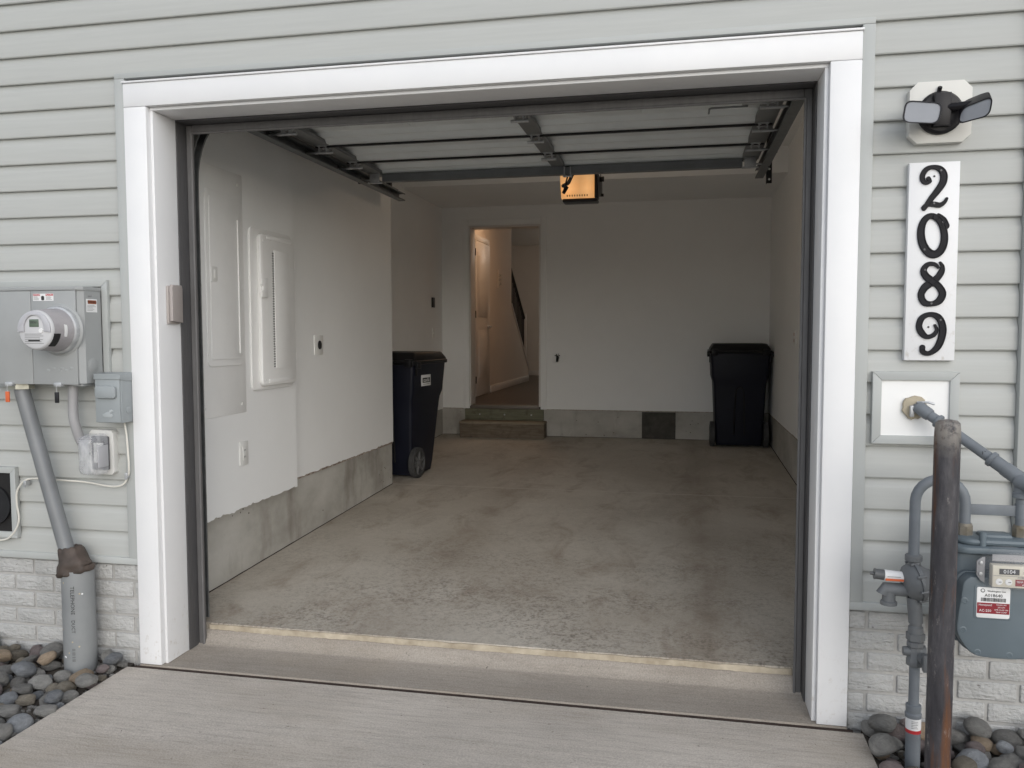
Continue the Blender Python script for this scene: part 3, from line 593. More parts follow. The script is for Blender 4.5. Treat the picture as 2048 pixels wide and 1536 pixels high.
# keypad on the jamb
kp = thing('keypad', 'beige plastic garage door keypad on the white jamb', 'keypad', (.125, .118, 1.437))
MB().box(.1162, .128, .078, .158, 1.440, 1.600, bev=.004).build('base', KEYP, kp); MB().prism([(.082, 1.452), (.155, 1.445), (.157, 1.588), (.152, 1.604), (.086, 1.604), (.081, 1.592)], 'x', .1282, .146, bev=.006).build('flip_cover', mat('keypad_cover', (.36, .325, .31), .5, var=.04), kp)

# ================================================================== THINGS ON THE FRONT, RIGHT OF THE OPENING
fl = thing('floodlight', 'black twin head floodlight on an eight sided white block', 'floodlight', (3.065, .0, 2.03))
x0, x1, z0, z1, ch = 2.969, 3.162, 2.026, 2.228, .026
MB().prism([(x0+ch, z0), (x1-ch, z0), (x1, z0+ch), (x1, z1-ch), (x1-ch, z1), (x0+ch, z1), (x0, z1-ch), (x0, z0+ch)], 'y', -.008, .034, bev=.003).build('mounting_block', mat('cream_block', (.66, .65, .61), .5, var=.03), fl)
fc = Vector((3.063, -.008, 2.122))
MB().lathe(fc, (0, -1, 0), [(0, .070), (.012, .070), (.022, .062), (.024, .05)], 48).build('base', BRONZE, fl)
b = MB(); b.prism([(fc.x-.028, fc.z-.05), (fc.x+.024, fc.z-.05), (fc.x+.024, fc.z+.058), (fc.x-.028, fc.z+.058)], 'y', fc.y-.024, fc.y-.045, bev=.006); b.build('sensor_housing', BRONZE, fl)
MB().tube([fc+Vector((-.004, -.0, .068)), fc+Vector((-.004, -.012, .083))], .007, 10).build('top_lug', BRONZE, fl)
def lamp_head(corners_front, depth_vec, nm):
    P = [Vector(c) for c in corners_front]; c = sum(P, Vector())/4; n_ = 6
    def rounded(P, k):
        out = []
        for i in range(4):
            a, b_, d = P[i-1], P[i], P[(i+1) % 4]
            e0 = b_+(a-b_).normalized()*k; e1 = b_+(d-b_).normalized()*k
            for j in range(n_+1):
                t = j/n_; out.append((1-t)**2*e0+2*t*(1-t)*b_+t*t*e1)
        return out
    dv = Vector(depth_vec); b = MB(); rim = rounded(P, .024)
    rings = [[p+(c-p)*.30+dv for p in rim], [p+(c-p)*.06+dv*.75 for p in rim], [p+dv*.05 for p in rim], [p-dv*.03 for p in rim], [p+(c-p)*.07-dv*.03 for p in rim], [p+(c-p)*.085+dv*.06 for p in rim]]
    V = [[b.bm.verts.new(p) for p in rg] for rg in rings]; n = len(rim)
    for i in range(len(V)-1):
        for k in range(n): b.bm.faces.new((V[i][k], V[i][(k+1) % n], V[i+1][(k+1) % n], V[i+1][k]))
    b.bm.faces.new(V[0]); b.bm.faces.new(V[-1][::-1]); hd = b.build('lamp_head', BRONZE, fl, 40)
    b = MB(); A = [b.bm.verts.new(p+(c-p)*.09+dv*.03) for p in rim]; C2 = [b.bm.verts.new(p+(c-p)*.09+dv*.058) for p in rim]
    b.bm.faces.new(A); b.bm.faces.new(C2[::-1])
    for k in range(n): b.bm.faces.new((A[k], A[(k+1) % n], C2[(k+1) % n], C2[k]))
    b.build('lens', LENS, hd); return c+dv*.8
e1 = lamp_head([PY(1811, 200, -.10), PY(1887, 205, -.115), PY(1878, 248, -.125), PY(1803, 245, -.11)], (.020, .060, .016), 'l')
e2 = lamp_head([PY(1923, 216, -.075), PY(1987, 191, -.155), PY(1980, 231, -.165), PY(1914, 249, -.085)], (.012, .052, .040), 'r')
MB().tube([e1, fc+Vector((-.01, -.035, .005))], .013, 12).build('arm', BRONZE, fl); MB().tube([e2, fc+Vector((.01, -.03, .01))], .013, 12).build('arm', BRONZE, fl)

nb = thing('number_board', 'white house number board reading 2089 in black digits', 'house number', (3.055, .0, 1.303))
MB().box(2.976, 3.133, -.003, .0285, 1.303, 1.965, bev=.002).build('board', WHITE, nb)
NY = -.0032
def z6(x, y): return PY(1680+x/3.339, 440+y/3.339, NY)
def z5(x, y): return PY(1680+x/4.267, 120+y/4.267, NY)
def stroke(b, P, f, sc, y_shift):
    S = catmull(P, 7); pts = [f(x, y) for x, y, w in S]; ws = [w*sc for *_, w in S]; n = len(pts); rings = []
    for i in range(n):
        d = pts[min(i+1, n-1)]-pts[max(i-1, 0)]; d.y = 0; d = d.normalized() if d.length > 1e-9 else Vector((1, 0, 0)); nn = Vector((-d.z, 0, d.x)); p = pts[i]; yy = -i*1.2e-5-y_shift; w = ws[i]
        sec = [(w, 0), (w, -.005), (w*.86, -.0072), (w*.66, -.0072), (w*.58, -.0052), (-w*.58, -.0052), (-w*.66, -.0072), (-w*.86, -.0072), (-w, -.005), (-w, 0)]
        rings.append([b.bm.verts.new(p+nn*q+Vector((0, r_+yy, 0))) for q, r_ in sec])
    for i in range(n-1):
        for k in range(10): b.bm.faces.new((rings[i][k], rings[i][(k+1) % 10], rings[i+1][(k+1) % 10], rings[i+1][k]))
    b.bm.faces.new(rings[0]); b.bm.faces.new(rings[-1][::-1])
    for i in (0, n-1): b.lathe(pts[i]+Vector((0, 0.0, 0)), (0, -1, 0), [(0, ws[i]), (.005+abs(y_shift)+i*1.2e-5, ws[i]), (.0066+abs(y_shift)+i*1.2e-5, ws[i]*.84)], 18)
s5, s6 = .00148/4.267, .00148/3.339
def digit(strokes, f, sc, name, screws):
    b = MB()
    for i, P in enumerate(strokes): stroke(b, P, f, sc, .0003*i)
    o = b.build('digit', NUM, nb, 30)
    for x, y in screws: MB().lathe(f(x, y)+Vector((0, -.0058, 0)), (0, -1, 0), [(0, .0038), (.0016, .0034), (.0018, .001)], 12).build('screw', mat('dark_screw', (.09, .09, .095), .4, .6), o)
def ell(cx, cy, rx, ry, a0, a1, w0, w1, n=14, tilt=0):
    out = []
    for i in range(n+1):
        a = R(a0+(a1-a0)*i/n); x = rx*math.cos(a); y = -ry*math.sin(a); out.append((cx+x-y*tilt, cy+y, w0+(w1-w0)*(.5-.5*math.cos(a-R(a0)))))
    return out
digit([[(752, 1012, 20), (766, 1038, 16), (735, 1050, 18), (706, 1030, 22), (703, 985, 24), (735, 935, 24), (790, 915, 20), (850, 930, 27), (882, 975, 32), (878, 1040, 33), (835, 1110, 31), (775, 1185, 27), (715, 1270, 20)],
       [(712, 1262, 22), (750, 1230, 24), (800, 1232, 25), (850, 1238, 24), (888, 1215, 18), (908, 1183, 13)]], z5, s5, '2', [(858, 945), (798, 1225)])
digit([ell(617, 102, 78, 128, 70, 430, 22, 30, 22, -.06), [(655, -38, 8), (672, -22, 14), (690, 2, 22), (702, 40, 28)]], z6, s6, '0', [(684, 15), (560, 198)])
digit([[(668, 285, 9), (682, 310, 14), (676, 345, 22), (650, 385, 24), (612, 415, 28), (565, 450, 28), (540, 500, 24), (560, 550, 24), (610, 560, 20), (660, 540, 26), (682, 490, 26), (655, 440, 24), (610, 405, 26), (572, 375, 26), (556, 335, 22), (585, 297, 18), (630, 296, 14), (655, 318, 9)]], z6, s6, '8', [(566, 335), (607, 558)])
digit([[(632, 702, 9), (644, 735, 13), (622, 768, 17), (580, 780, 18), (545, 755, 24), (526, 710, 22), (545, 655, 22), (600, 630, 18), (655, 650, 24), (683, 710, 26), (678, 780, 26), (648, 850, 24), (595, 890, 18), (552, 880, 20), (548, 850, 20)]], z6, s6, '9', [(668, 668), (560, 853)])
for f, x, y in ((z5, 805, 992), (z6, 590, 715)): MB().lathe(f(x, y), (0, -1, 0), [(0, .0035), (.002, .003)], 12).build('board_screw', INK, nb)

ip = thing('pipe_inlet_panel', 'white painted panel in a grey siding frame where gas pipe enters', 'wall panel', (3.015, .0, 1.016))
siding_frame(ip, 2.878, 3.152, 1.016, 1.264, w=.029, y0=-.004, y1=.0225); MB().box(2.9055, 3.1245, .006, .0215, 1.0435, 1.2365).build('panel', WHITE2, ip)
b = MB(); random.seed(9)
b.prism([(3.0135+(.041+random.uniform(-.004, .004))*math.cos(R(a)), 1.143+(.041+random.uniform(-.004, .004))*math.sin(R(a))) for a in range(0, 360, 15)], 'y', -.010, .0055, bev=.005).build('sealant', FOAM, ip)
# ---- gas installation
GY = -.22
pw = Vector((3.018, .0, 1.141)); tee = Vector((3.272, GY, .938))
gp = thing('gas_pipe', 'grey steel gas outlet pipe running from meter tee to wall panel', 'gas pipe', tuple(tee))
el = pw+Vector((.012, -.035, -.004)); d_ = (tee-el).normalized()
MB().tube([Vector(q) for q in catmull([tuple(pw), tuple(pw+Vector((.003, -.02, 0))), tuple(el), tuple(el+d_*.04), tuple(el+d_*.1), tuple(tee-d_*.04)], 4)], .0168, 20).build('pipe', GASP, gp)
def collar(root, p, d, r, h, m=GASP, nm='collar', n=20): d = Vector(d).normalized(); MB().lathe(Vector(p)-d*h/2, d, [(0, r*.93), (h*.15, r), (h*.85, r), (h, r*.93)], n).build(nm, m, root)
collar(gp, el+d_*.004, d_, .0215, .05, GASP, 'elbow'); collar(gp, el+d_*.062, d_, .0235, .012)
b = MB(); b.tube([pw+Vector((.0, -.013, .02)), pw+Vector((.03, -.03, .022)), pw+Vector((.05, -.03, .016))], .004, 8); b.box(pw.x-.024, pw.x-.012, -.03, -.012, pw.z-.028, pw.z+.01, bev=.002); b.build('clamp', GALV, gp)
q = tee-d_*.105; collar(gp, q, d_, .0255, .014); collar(gp, q+d_*.03, d_, .0215, .05, GASP, 'elbow')
b = MB(); b.tube([tee-d_*.06, tee+d_*.0], .0235, 20); b.tube([tee+Vector((0, 0, .0)), tee+Vector((.0, 0, -.05))], .0235, 20); b.tube([tee+Vector((-.01, 0, 0)), tee+Vector((.018, -.045, -.012))], .0235, 20); b.lathe(tee+Vector((0, 0, -.036)), (0, 0, -1), [(0, .024), (.002, .0268), (.016, .0268), (.018, .024)], 20); b.lathe(tee+Vector((.016, -.040, -.0106)), (.018, -.045, -.012), [(0, .025), (.002, .0275), (.012, .0275), (.013, .02), (.004, .019)], 20); b.build('tee', GASP, gp, 40)
MB().lathe(tee+Vector((.0185, -.0463, -.0125)), (.018, -.045, -.012), [(0, .0165), (.006, .0165), (.007, .012)], 16).build('plug', TANB, gp)
MB().tube([tee+Vector((0, 0, -.045)), (tee.x, GY, .775)], .0165, 20).build('down_pipe', GASP, gp)
text('handwriting', '12', INK, gp, face_front((tee-d_*.14).x, (tee-d_*.14).y-.018, (tee-d_*.14).z), .016, .0004)
# meter
UXL, UXR = 2.9665, 3.112; mcx = (UXR+tee.x)/2
gm = thing('gas_meter', 'blue grey gas meter with cream index dial and red nameplate', 'gas meter', (mcx, GY, .40))
hw = .122
def outline(k=0.): return [(mcx-hw*.93+k, .655), (mcx-hw+k, .62), (mcx-hw-.006+k, .50), (mcx-hw+.008+k, .458), (mcx-hw+.036+k, .424+k), (mcx-hw+.075, .411+k), (mcx+hw-.075, .411+k), (mcx+hw-.036-k, .424+k), (mcx+hw-.008-k, .458), (mcx+hw+.006-k, .50), (mcx+hw-k, .62), (mcx+hw*.93-k, .655)]
cvp0 = [(mcx-hw+.028, .660-.0), (mcx-hw+.010, .640), (mcx-hw+.004, .60)]+outline()[2:10]+[(mcx+hw-.004, .60), (mcx+hw-.010, .640), (mcx+hw-.028, .660)]
cvp = [q for q in catmull(cvp0, 5)]
MB().prism([(x, z) for x, z in cvp], 'y', GY-.052, GY-.112, bev=.016).build('front_cover', GASG, gm, 40)
MB().prism([(mcx+(x-mcx)*1.035, .52+(z-.52)*1.03) for x, z in cvp], 'y', GY-.050, GY-.064, bev=.003).build('cover_flange', GASG, gm, 40)
MB().box(mcx-hw+.002, mcx+hw-.002, GY-.051, GY+.075, .43, .726, bev=.02, seg=3).build('body', GASG, gm, 40)
b = MB(); b.prism(rrect(mcx-hw-.006, mcx+hw+.006, GY-.085, GY+.08, .04), 'z', .722, .742, bev=.005); b.build('top_flange', GASG, gm, 40)
b = MB(); b.prism(rrect(mcx-hw+.012, mcx+hw-.012, GY-.06, GY+.065, .04), 'z', .742, .762, bev=.012); b.box(mcx-.04, mcx+.05, GY-.03, GY+.03, .755, .772, bev=.008); b.build('top_cover', GASG, gm, 40)
b = MB(); b.tube([(mcx-.045, GY-.055, .742), (mcx-.045, GY-.055, .785)], .010, 12); b.build('top_boss', GASG, gm)
for x, z in ((mcx-hw+.014, .585), (mcx-hw+.012, .495), (mcx-.068, .428), (mcx+.02, .425), (mcx+hw-.014, .585), (mcx+hw-.012, .495)):
    MB().lathe((x, GY-.106, z), (0, -1, 0), [(0, .011), (.006, .010), (.007, .0065), (.004, .0055)], 14).build('cover_screw', GASG, gm)
for x, z0 in ((UXR, .772), (tee.x, .772)):
    b = MB(); b.lathe((x, GY, .752), (0, 0, 1), [(0, .027), (.008, .027), (.012, .022)], 20); b.build('spud', GASG, gm)
    b = MB(); b.tube([(x, GY, .764), (x, GY, .792)], .0245, 8); b.lathe((x, GY, .792), (0, 0, 1), [(0, .0225), (.008, .020)], 20); b.build('swivel_nut', TANB, gm)
# index: cream plate behind a clear hood
ix0, ix1, iz0, iz1, iy = mcx-.066, mcx+.085, .640, .7075, GY-.142
idx = MB().box(ix0+.022, ix1-.006, iy, GY-.113, iz0, iz1-.002, bev=.002).build('index_plate', CREAM, gm)
MB().box(ix0+.04, ix0+.094, iy-.0012, iy-.0002, iz1-.028, iz1-.011).build('counter_window', INK, idx); text('lettering', '0104', PAPER, idx, face_front(ix0+.067, iy-.0016, iz1-.0195), .0165, .0002)
text('lettering', 'x100', INKG, idx, face_front(ix0+.118, iy-.0006, iz1-.020), .014, .0002); text('lettering', 'CUBIC FEET', INKG, idx, face_front(ix0+.112, iy-.0006, iz1-.037), .0085, .0002)
MB().box(ix0+.024, ix1-.008, iy-.0008, iy-.0002, iz1-.033, iz1-.0318).build('rule', INKG, idx)
for x in (ix0+.040, ix0+.066): MB().lathe((x, iy-.0002, iz0+.017), (0, -1, 0), [(0, .0095), (.0012, .0095), (.0014, .007)], 16).build('test_dial', PAPER, idx); MB().box(x-.001, x+.006, iy-.0022, iy-.0016, iz0+.0155, iz0+.0175).build('dial_hand', INK, idx)
MB().box(ix0+.084, ix0+.135, iy-.0008, iy-.0002, iz0+.006, iz0+.026).build('red_label', REDD, idx); text('lettering', 'TEMP. COMP.', PAPER, idx, face_front(ix0+.109, iy-.0011, iz0+.0185), .0075, .0002); text('lettering', '60°F', PAPER, idx, face_front(ix0+.109, iy-.0011, iz0+.0105), .007, .0002)
b = MB(); b.prism([(ix0+.008, iz0-.004), (ix1, iz0-.004), (ix1, iz1), (ix1-.02, iz1+.034), (mcx+.03, iz1+.042), (ix0+.035, iz1+.036), (ix0+.012, iz1+.012)], 'y', GY-.0645, iy-.006, bev=.006); b.build('index_hood', THIN, gm, 40)
b = MB(); b.prism([(ix0+.007, iz0+.006), (ix0+.007, iz1+.018), (ix0-.002, iz1+.016), (ix0-.016, iz1+.004), (ix0-.016, iz0+.03), (ix0-.004, iz0+.012)], 'y', GY-.118, GY-.124, bev=.001); b.build('hood_ear', mat('hood_ear_plastic', (.25, .25, .26), .4, var=.1), gm)
for z in (iz1+.0, iz0+.034): MB().lathe((ix0-.005, GY-.124, z), (0, -1, 0), [(0, .006), (.004, .005), (.0045, .002)], 12).build('seal_screw', GALV, gm)
b = MB(); b.box(ix0+.03, mcx+.06, GY-.112, GY-.1125, iz1+.004, iz1+.024); b.build('hood_backing', mat('hood_backing_grey', (.30, .30, .31), .5), gm)
bx_, bz_ = mcx-.030, .583
bd = MB().prism(rrect(bx_-.046, bx_+.046, bz_-.047, bz_+.047, .006), 'y', GY-.1115, GY-.1150, bev=.001).build('nameplate', PAPER, gm); bd['label'] = 'white and red nameplate with bar code'
b = MB(); b.prism(rrect(bx_-.053, bx_+.053, bz_-.052, bz_+.052, .009), 'y', GY-.111, GY-.1135, bev=.002); b.build('nameplate_rim', GASG, gm)
ny = GY-.1153
MB().box(bx_-.0445, bx_+.0445, ny-.0004, ny+.0001, bz_-.033, bz_+.000).build('red_band', REDD, bd)
text('lettering', 'A018640', INK, bd, face_front(bx_, ny-.0004, bz_+.0225), .0135, .0002); text('lettering', 'Washington Gas', INK, bd, face_front(bx_+.008, ny-.0004, bz_+.036), .0075, .0002)
MB().lathe((bx_-.030, ny+.0001, bz_+.037), (0, -1, 0), [(0, .006), (.0004, .006)], 16).build('logo', INK, bd); MB().lathe((bx_-.030, ny-.0004, bz_+.0375), (0, -1, 0), [(0, .0042), (.0003, .0042)], 16).build('logo_ring', PAPER, bd)
random.seed(2); x = bx_-.034
while x < bx_+.033:
    w_ = random.choice((.0008, .0012, .002)); MB().box(x, x+w_, ny-.0004, ny+.0001, bz_+.004, bz_+.0155).build('bar', INK, bd); x += w_+random.choice((.0008, .0014))
text('lettering', 'Honeywell', PAPER, bd, face_front(bx_-.022, ny-.0008, bz_-.0065), .0085, .0002); text('lettering', 'AC-250', PAPER, bd, face_front(bx_-.022, ny-.0008, bz_-.024), .0105, .0002)
for i, s in enumerate(('MAOP 5 PSI', '250 CFH', 'AMR CLASS 250', 'TEMP COMP')): text('lettering', s, PAPER, bd, face_front(bx_+.022, ny-.0008, bz_-.005-.0075*i), .0055, .0002)
# riser, valve, regulator, U-bend
gr = thing('gas_riser', 'grey gas riser with valve, regulator and U bend beside the bollard', 'gas riser', (UXL+.014, GY, -.06))
rx = UXL+.012
def V(x, z, y=GY): return Vector((x, y, z))
MB().tube([V(rx+.002, -.06), V(rx+.001, .125)], .0225, 20).build('plastic_sleeve', GASP, gr)
sb = MB(); sb.tube([V(rx+.001, .122), V(rx+.001, .160)], .0231, 24); sb.build('pipe_sticker', PAPER, gr); MB().tube([V(rx+.001, .111), V(rx+.001, .1222)], .0232, 24).build('pipe_sticker', REDL, gr)
printed_lines(gr, lambda a, e, z0, z1: (a, e, GY-.0236, GY-.0215, z0, z1), INKG, rx-.010, rx+.010, .128, .155, 5, .0012)
b = MB(); b.lathe(V(rx, .160), (0, 0, 1), [(0, .0245), (.012, .0255), (.016, .0225), (.022, .0225), (.026, .0235), (.04, .0235), (.042, .02)], 20); b.build('transition', GASP, gr)
MB().tube([V(rx, .19), V(rx, .345)], .0158, 18).build('pipe', GASP, gr)
b = MB(); b.lathe(V(rx, .330), (0, 0, 1), [(0, .024), (.004, .0265), (.022, .0265), (.03, .022), (.06, .022), (.064, .026), (.078, .026), (.082, .02)], 8); b.tube([V(rx-.036, .375), V(rx+.03, .375)], [.014, .021], 14); b.build('valve_body', REGG, gr)
b = MB(); b.tube([V(rx+.018, .362, GY-.02), V(rx+.022, .362, GY-.045)], .018, 16); b.box(rx+.010, rx+.034, GY-.062, GY-.04, .330, .385, bev=.003); b.build('valve_core', REGG, gr)
b = MB(); b.hexnut(V(rx, .425), (0, 0, 1), .0285, .022); b.lathe(V(rx, .436), (0, 0, 1), [(0, .0235), (.02, .0225), (.024, .018), (.04, .018)], 18); b.build('union', REGG, gr)
rc = V(UXL+.004, .603)
b = MB(); ax = Vector((1, .12, .22)).normalized()
b.lathe(rc+ax*.0, ax, [(-.036, .018), (-.033, .036), (-.022, .052), (-.006, .060), (.002, .062)], 32); b.build('regulator_cap', REGG, gr, 50)
b = MB(); b.lathe(rc+ax*.0026, ax, [(0, .066), (.011, .066)], 32); b.build('regulator_flange', REGG, gr)
b = MB(); b.lathe(rc+ax*.0140, ax, [(0, .060), (.008, .056), (.03, .034), (.055, .022), (.07, .020)], 32); b.build('regulator_bonnet', REGG, gr, 50)
for k in range(8):
    a_ = 2*math.pi*k/8+.3; u_ = ax.orthogonal().normalized(); w_ = ax.cross(u_); p = rc+(u_*math.cos(a_)+w_*math.sin(a_))*.0635; MB().tube([p-ax*.006, p+ax*.02], .0055, 8).build('flange_bolt', REGG, gr)
b = MB(); b.tube([rc+Vector((0, 0, -.05)), V(rx, .47)], .022, 16); b.build('regulator_inlet', REGG, gr); b = MB(); b.tube([rc+Vector((0, 0, .04)), V(UXL, .69)], [.02, .017], 16); b.lathe(V(UXL, .668), (0, 0, 1), [(0, .021), (.004, .026), (.02, .026), (.024, .02)], 16); b.build('regulator_neck', REGG, gr)
b = MB(); b.tube([rc+Vector((-.02, -.004, .012)), rc+Vector((-.122, -.004, .020))], .0165, 20); b.tube([rc+Vector((-.122, -.004, .020)), rc+Vector((-.134, -.004, .021))], [.006, .005], 10); b.lathe(rc+Vector((-.118, -.004, .0197)), (-1, 0, .07), [(0, .0175), (.004, .0175)], 20); b.build('spring_tower', mat('regulator_dark', (.10, .105, .11), .45, var=.15, vs=12), gr)
b = MB(); b.tube([rc+Vector((-.034, -.004, .0133)), rc+Vector((-.092, -.004, .0177))], .0169, 24); b.build('tower_label', PAPER, gr)
b = MB(); b.box(rc.x-.090, rc.x-.036, rc.y-.0215, rc.y-.012, rc.z+.0035, rc.z+.0105); b.build('tower_label_band', ORNG, gr); MB().box(rc.x-.085, rc.x-.045, rc.y-.0212, rc.y-.012, rc.z+.016, rc.z+.0175).build('print_line', INKG, gr)
b = MB(); b.tube([rc+Vector((-.02, 0, -.03)), rc+Vector((-.088, 0, -.028)), rc+Vector((-.094, 0, -.045))], [.021, .021, .02], 18); b.tube([rc+Vector((-.075, 0, -.03)), rc+Vector((-.075, 0, -.068))], .020, 18); b.lathe(rc+Vector((-.075, 0, -.066)), (0, 0, -1), [(0, .021), (.003, .0255), (.013, .0255), (.015, .02)], 18); b.build('vent', REGG, gr, 50)
ub = [V(UXL, .685), V(UXL, .78), V(UXL, .862)]
rad = (UXR-UXL)/2
for k in range(1, 12): a_ = math.pi*k/12; ub.append(V(UXL+rad-rad*math.cos(a_), .862+rad*math.sin(a_)))
ub += [V(UXR, .862), V(UXR, .795)]
MB().tube(ub, .0163, 20).build('u_bend', GASP, gr)
MB().box(UXR+.014, tee.x-.0135, GY-.004, GY+.002, .827, .860, bev=.001).build('meter_bar', GASP, gr); 
b = MB(); b.tube([(tee.x, GY, .822), (tee.x, GY, .865)], .0185, 18); b.build('bar_clamp', GASP, gr)
# bollard
bo = thing('bollard', 'rusty black steel pipe bollard in front of the gas riser', 'bollard', (3.0, -.4, -.1))
b = MB(); BX, BY = 3.0015, -.40; b.lathe((BX, BY, -.1), (0, 0, 1), [(0, .0355), (1.195, .0355), (1.215, .0348), (1.232, .033), (1.24, .025), (1.2425, .01)], 40); b.build('post', BOLL, bo, 50)

# ================================================================== GARAGE DOOR GEAR
DZ = 2.486; SY = [.60, 1.06, 1.515, 1.97, 2.42]; DXL, DXR = .128, 2.693
gd = thing('garage_door', 'raised sectional steel garage door seen from its ribbed underside', 'garage door', (1.41, 1.5, DZ))
for i in range(4):
    y0, y1 = SY[i]+.003, SY[i+1]-.003
    prof = [(y0, DZ+.06), (y0, DZ+.004), (y0+.03, DZ+.004), (y0+.034, DZ+.03), (y0+.06, DZ+.034), (y0+.064, DZ+.042), (y1-.150, DZ+.042), (y1-.128, DZ+.020), (y1-.10, DZ+.020), (y1-.094, DZ+.026), (y1-.085, DZ+.026), (y1-.060, DZ), (y1-.016, DZ), (y1-.016, DZ+.035), (y1, DZ+.035), (y1, DZ+.06)]
    sec = MB().prism(prof, 'x', DXL, DXR).build('door_section', DSTEEL, gd, 25)
    for x0 in (.32, .90, 1.56, 2.14):
        for a in (0, .03): MB().box(x0+a, x0+.46-a, y0+.11+a, y1-.19-a, DZ+.0385-a*.05, DZ+.046, bev=.002).build('panel_emboss', DSTEEL, sec)
    MB().box(DXL+.01, DXR-.01, y1-.0155, y1+.0025, DZ-.011, DZ+.03).build('seam_shade', BLACKP, gd)  # black strip that puts the shade of the seam recess into colour
    for xc, w in ((DXL+.05, .10), (1.435, .085), (DXR-.05, .10)):
        b = MB(); b.box(xc-w/2, xc+w/2, y0+.004, y1-.004, DZ-.003, DZ+.02, bev=.001); b.build('stile', STILE, gd)
def hinge(xc, y, wide=.09, end=False, s=1):
    h = MB(); h.box(xc-.028, xc+.028, y-.045, y-.004, DZ-.0065, DZ-.0032).box(xc-.028, xc+.028, y+.004, y+.045, DZ-.0065, DZ-.0032)
    h.box(xc-.024, xc-.018, y-.02, y+.018, DZ-.04, DZ-.006).box(xc+.018, xc+.024, y-.02, y+.018, DZ-.04, DZ-.006)
    h.tube([(xc-wide/2, y, DZ-.036), (xc+wide/2, y, DZ-.036)], .0085, 12)
    o = h.build('hinge', GALV, gd)
    for dx, dy in ((-.016, -.03), (.016, -.03), (-.016, .03), (.016, .03)): MB().tube([(xc+dx, y+dy, DZ-.006), (xc+dx, y+dy, DZ-.012)], .006, 6).build('bolt', GALV, o)
    if end:
        MB().tube([(xc, y, DZ-.0362), (xc+s*.115, y, DZ-.0362)], .005, 8).build('roller_stem', GALV, o); MB().lathe((xc+s*.108, y, DZ-.0362), (s, 0, 0), [(0, .022), (.014, .022)], 18).build('roller', BLACKP, o)
for y in SY[1:4]:
    hinge(1.435, y); hinge(DXL+.055, y, .11, True, -1); hinge(DXR-.055, y, .11, True, 1)
b = MB(); b.box(DXL+.10, DXR-.10, 2.345, 2.349, DZ-.055, DZ-.0035).box(DXL+.10, DXR-.10, 2.3492, 2.40, DZ-.0555, DZ-.052).box(DXL+.10, DXR-.10, 2.4002, 2.404, DZ-.055, DZ-.0035); b.build('strut', STRUT, gd)
for xc, s in ((DXL+.055, -1), (DXR-.055, 1)):
    b = MB(); b.box(xc-.035, xc+.035, 2.318, 2.323, DZ-.062, DZ-.004, bev=.002).box(xc-.035, xc+.035, 2.3235, 2.41, DZ-.012, DZ-.0045); b.tube([(xc-.05, 2.33, DZ-.066), (xc+.05, 2.33, DZ-.066)], .007, 10); o = b.build('top_bracket', GALV, gd)
    MB().tube([(xc, 2.338, DZ-.045), (xc+s*.115, 2.338, DZ-.045)], .005, 8).build('roller_stem', GALV, o); MB().lathe((xc+s*.108, 2.338, DZ-.045), (s, 0, 0), [(0, .022), (.014, .022)], 18).build('roller', BLACKP, o)
b = MB(); b.box(1.29, 1.36, 1.0, 1.045, DZ-.008, DZ+.022, bev=.004).box(1.305, 1.345, .994, 1.0, DZ-.03, DZ-.002, bev=.004); b.build('lift_handle', GALV, gd)
b = MB(); b.box(2.50, 2.62, 1.00, 1.06, DZ-.022, DZ+.02, bev=.004); b.build('lock_plate', GALV, gd)
MB().tube([(2.53, 1.08, DZ-.02), (2.36, 1.085, DZ-.02), (2.352, 1.09, DZ-.022), (2.352, 1.17, DZ-.022)], .0045, 8).build('lock_rod', GALVD, gd)
b = MB(); b.box(1.47, 1.53, 2.345, 2.42, DZ-.0135, DZ-.0045); b.box(1.475, 1.481, 2.33, 2.37, DZ-.075, DZ-.01).box(1.515, 1.521, 2.33, 2.37, DZ-.075, DZ-.01); b.tube([(1.468, 2.345, DZ-.07), (1.528, 2.345, DZ-.07)], .006, 8); b.build('arm_bracket', GALV, gd)
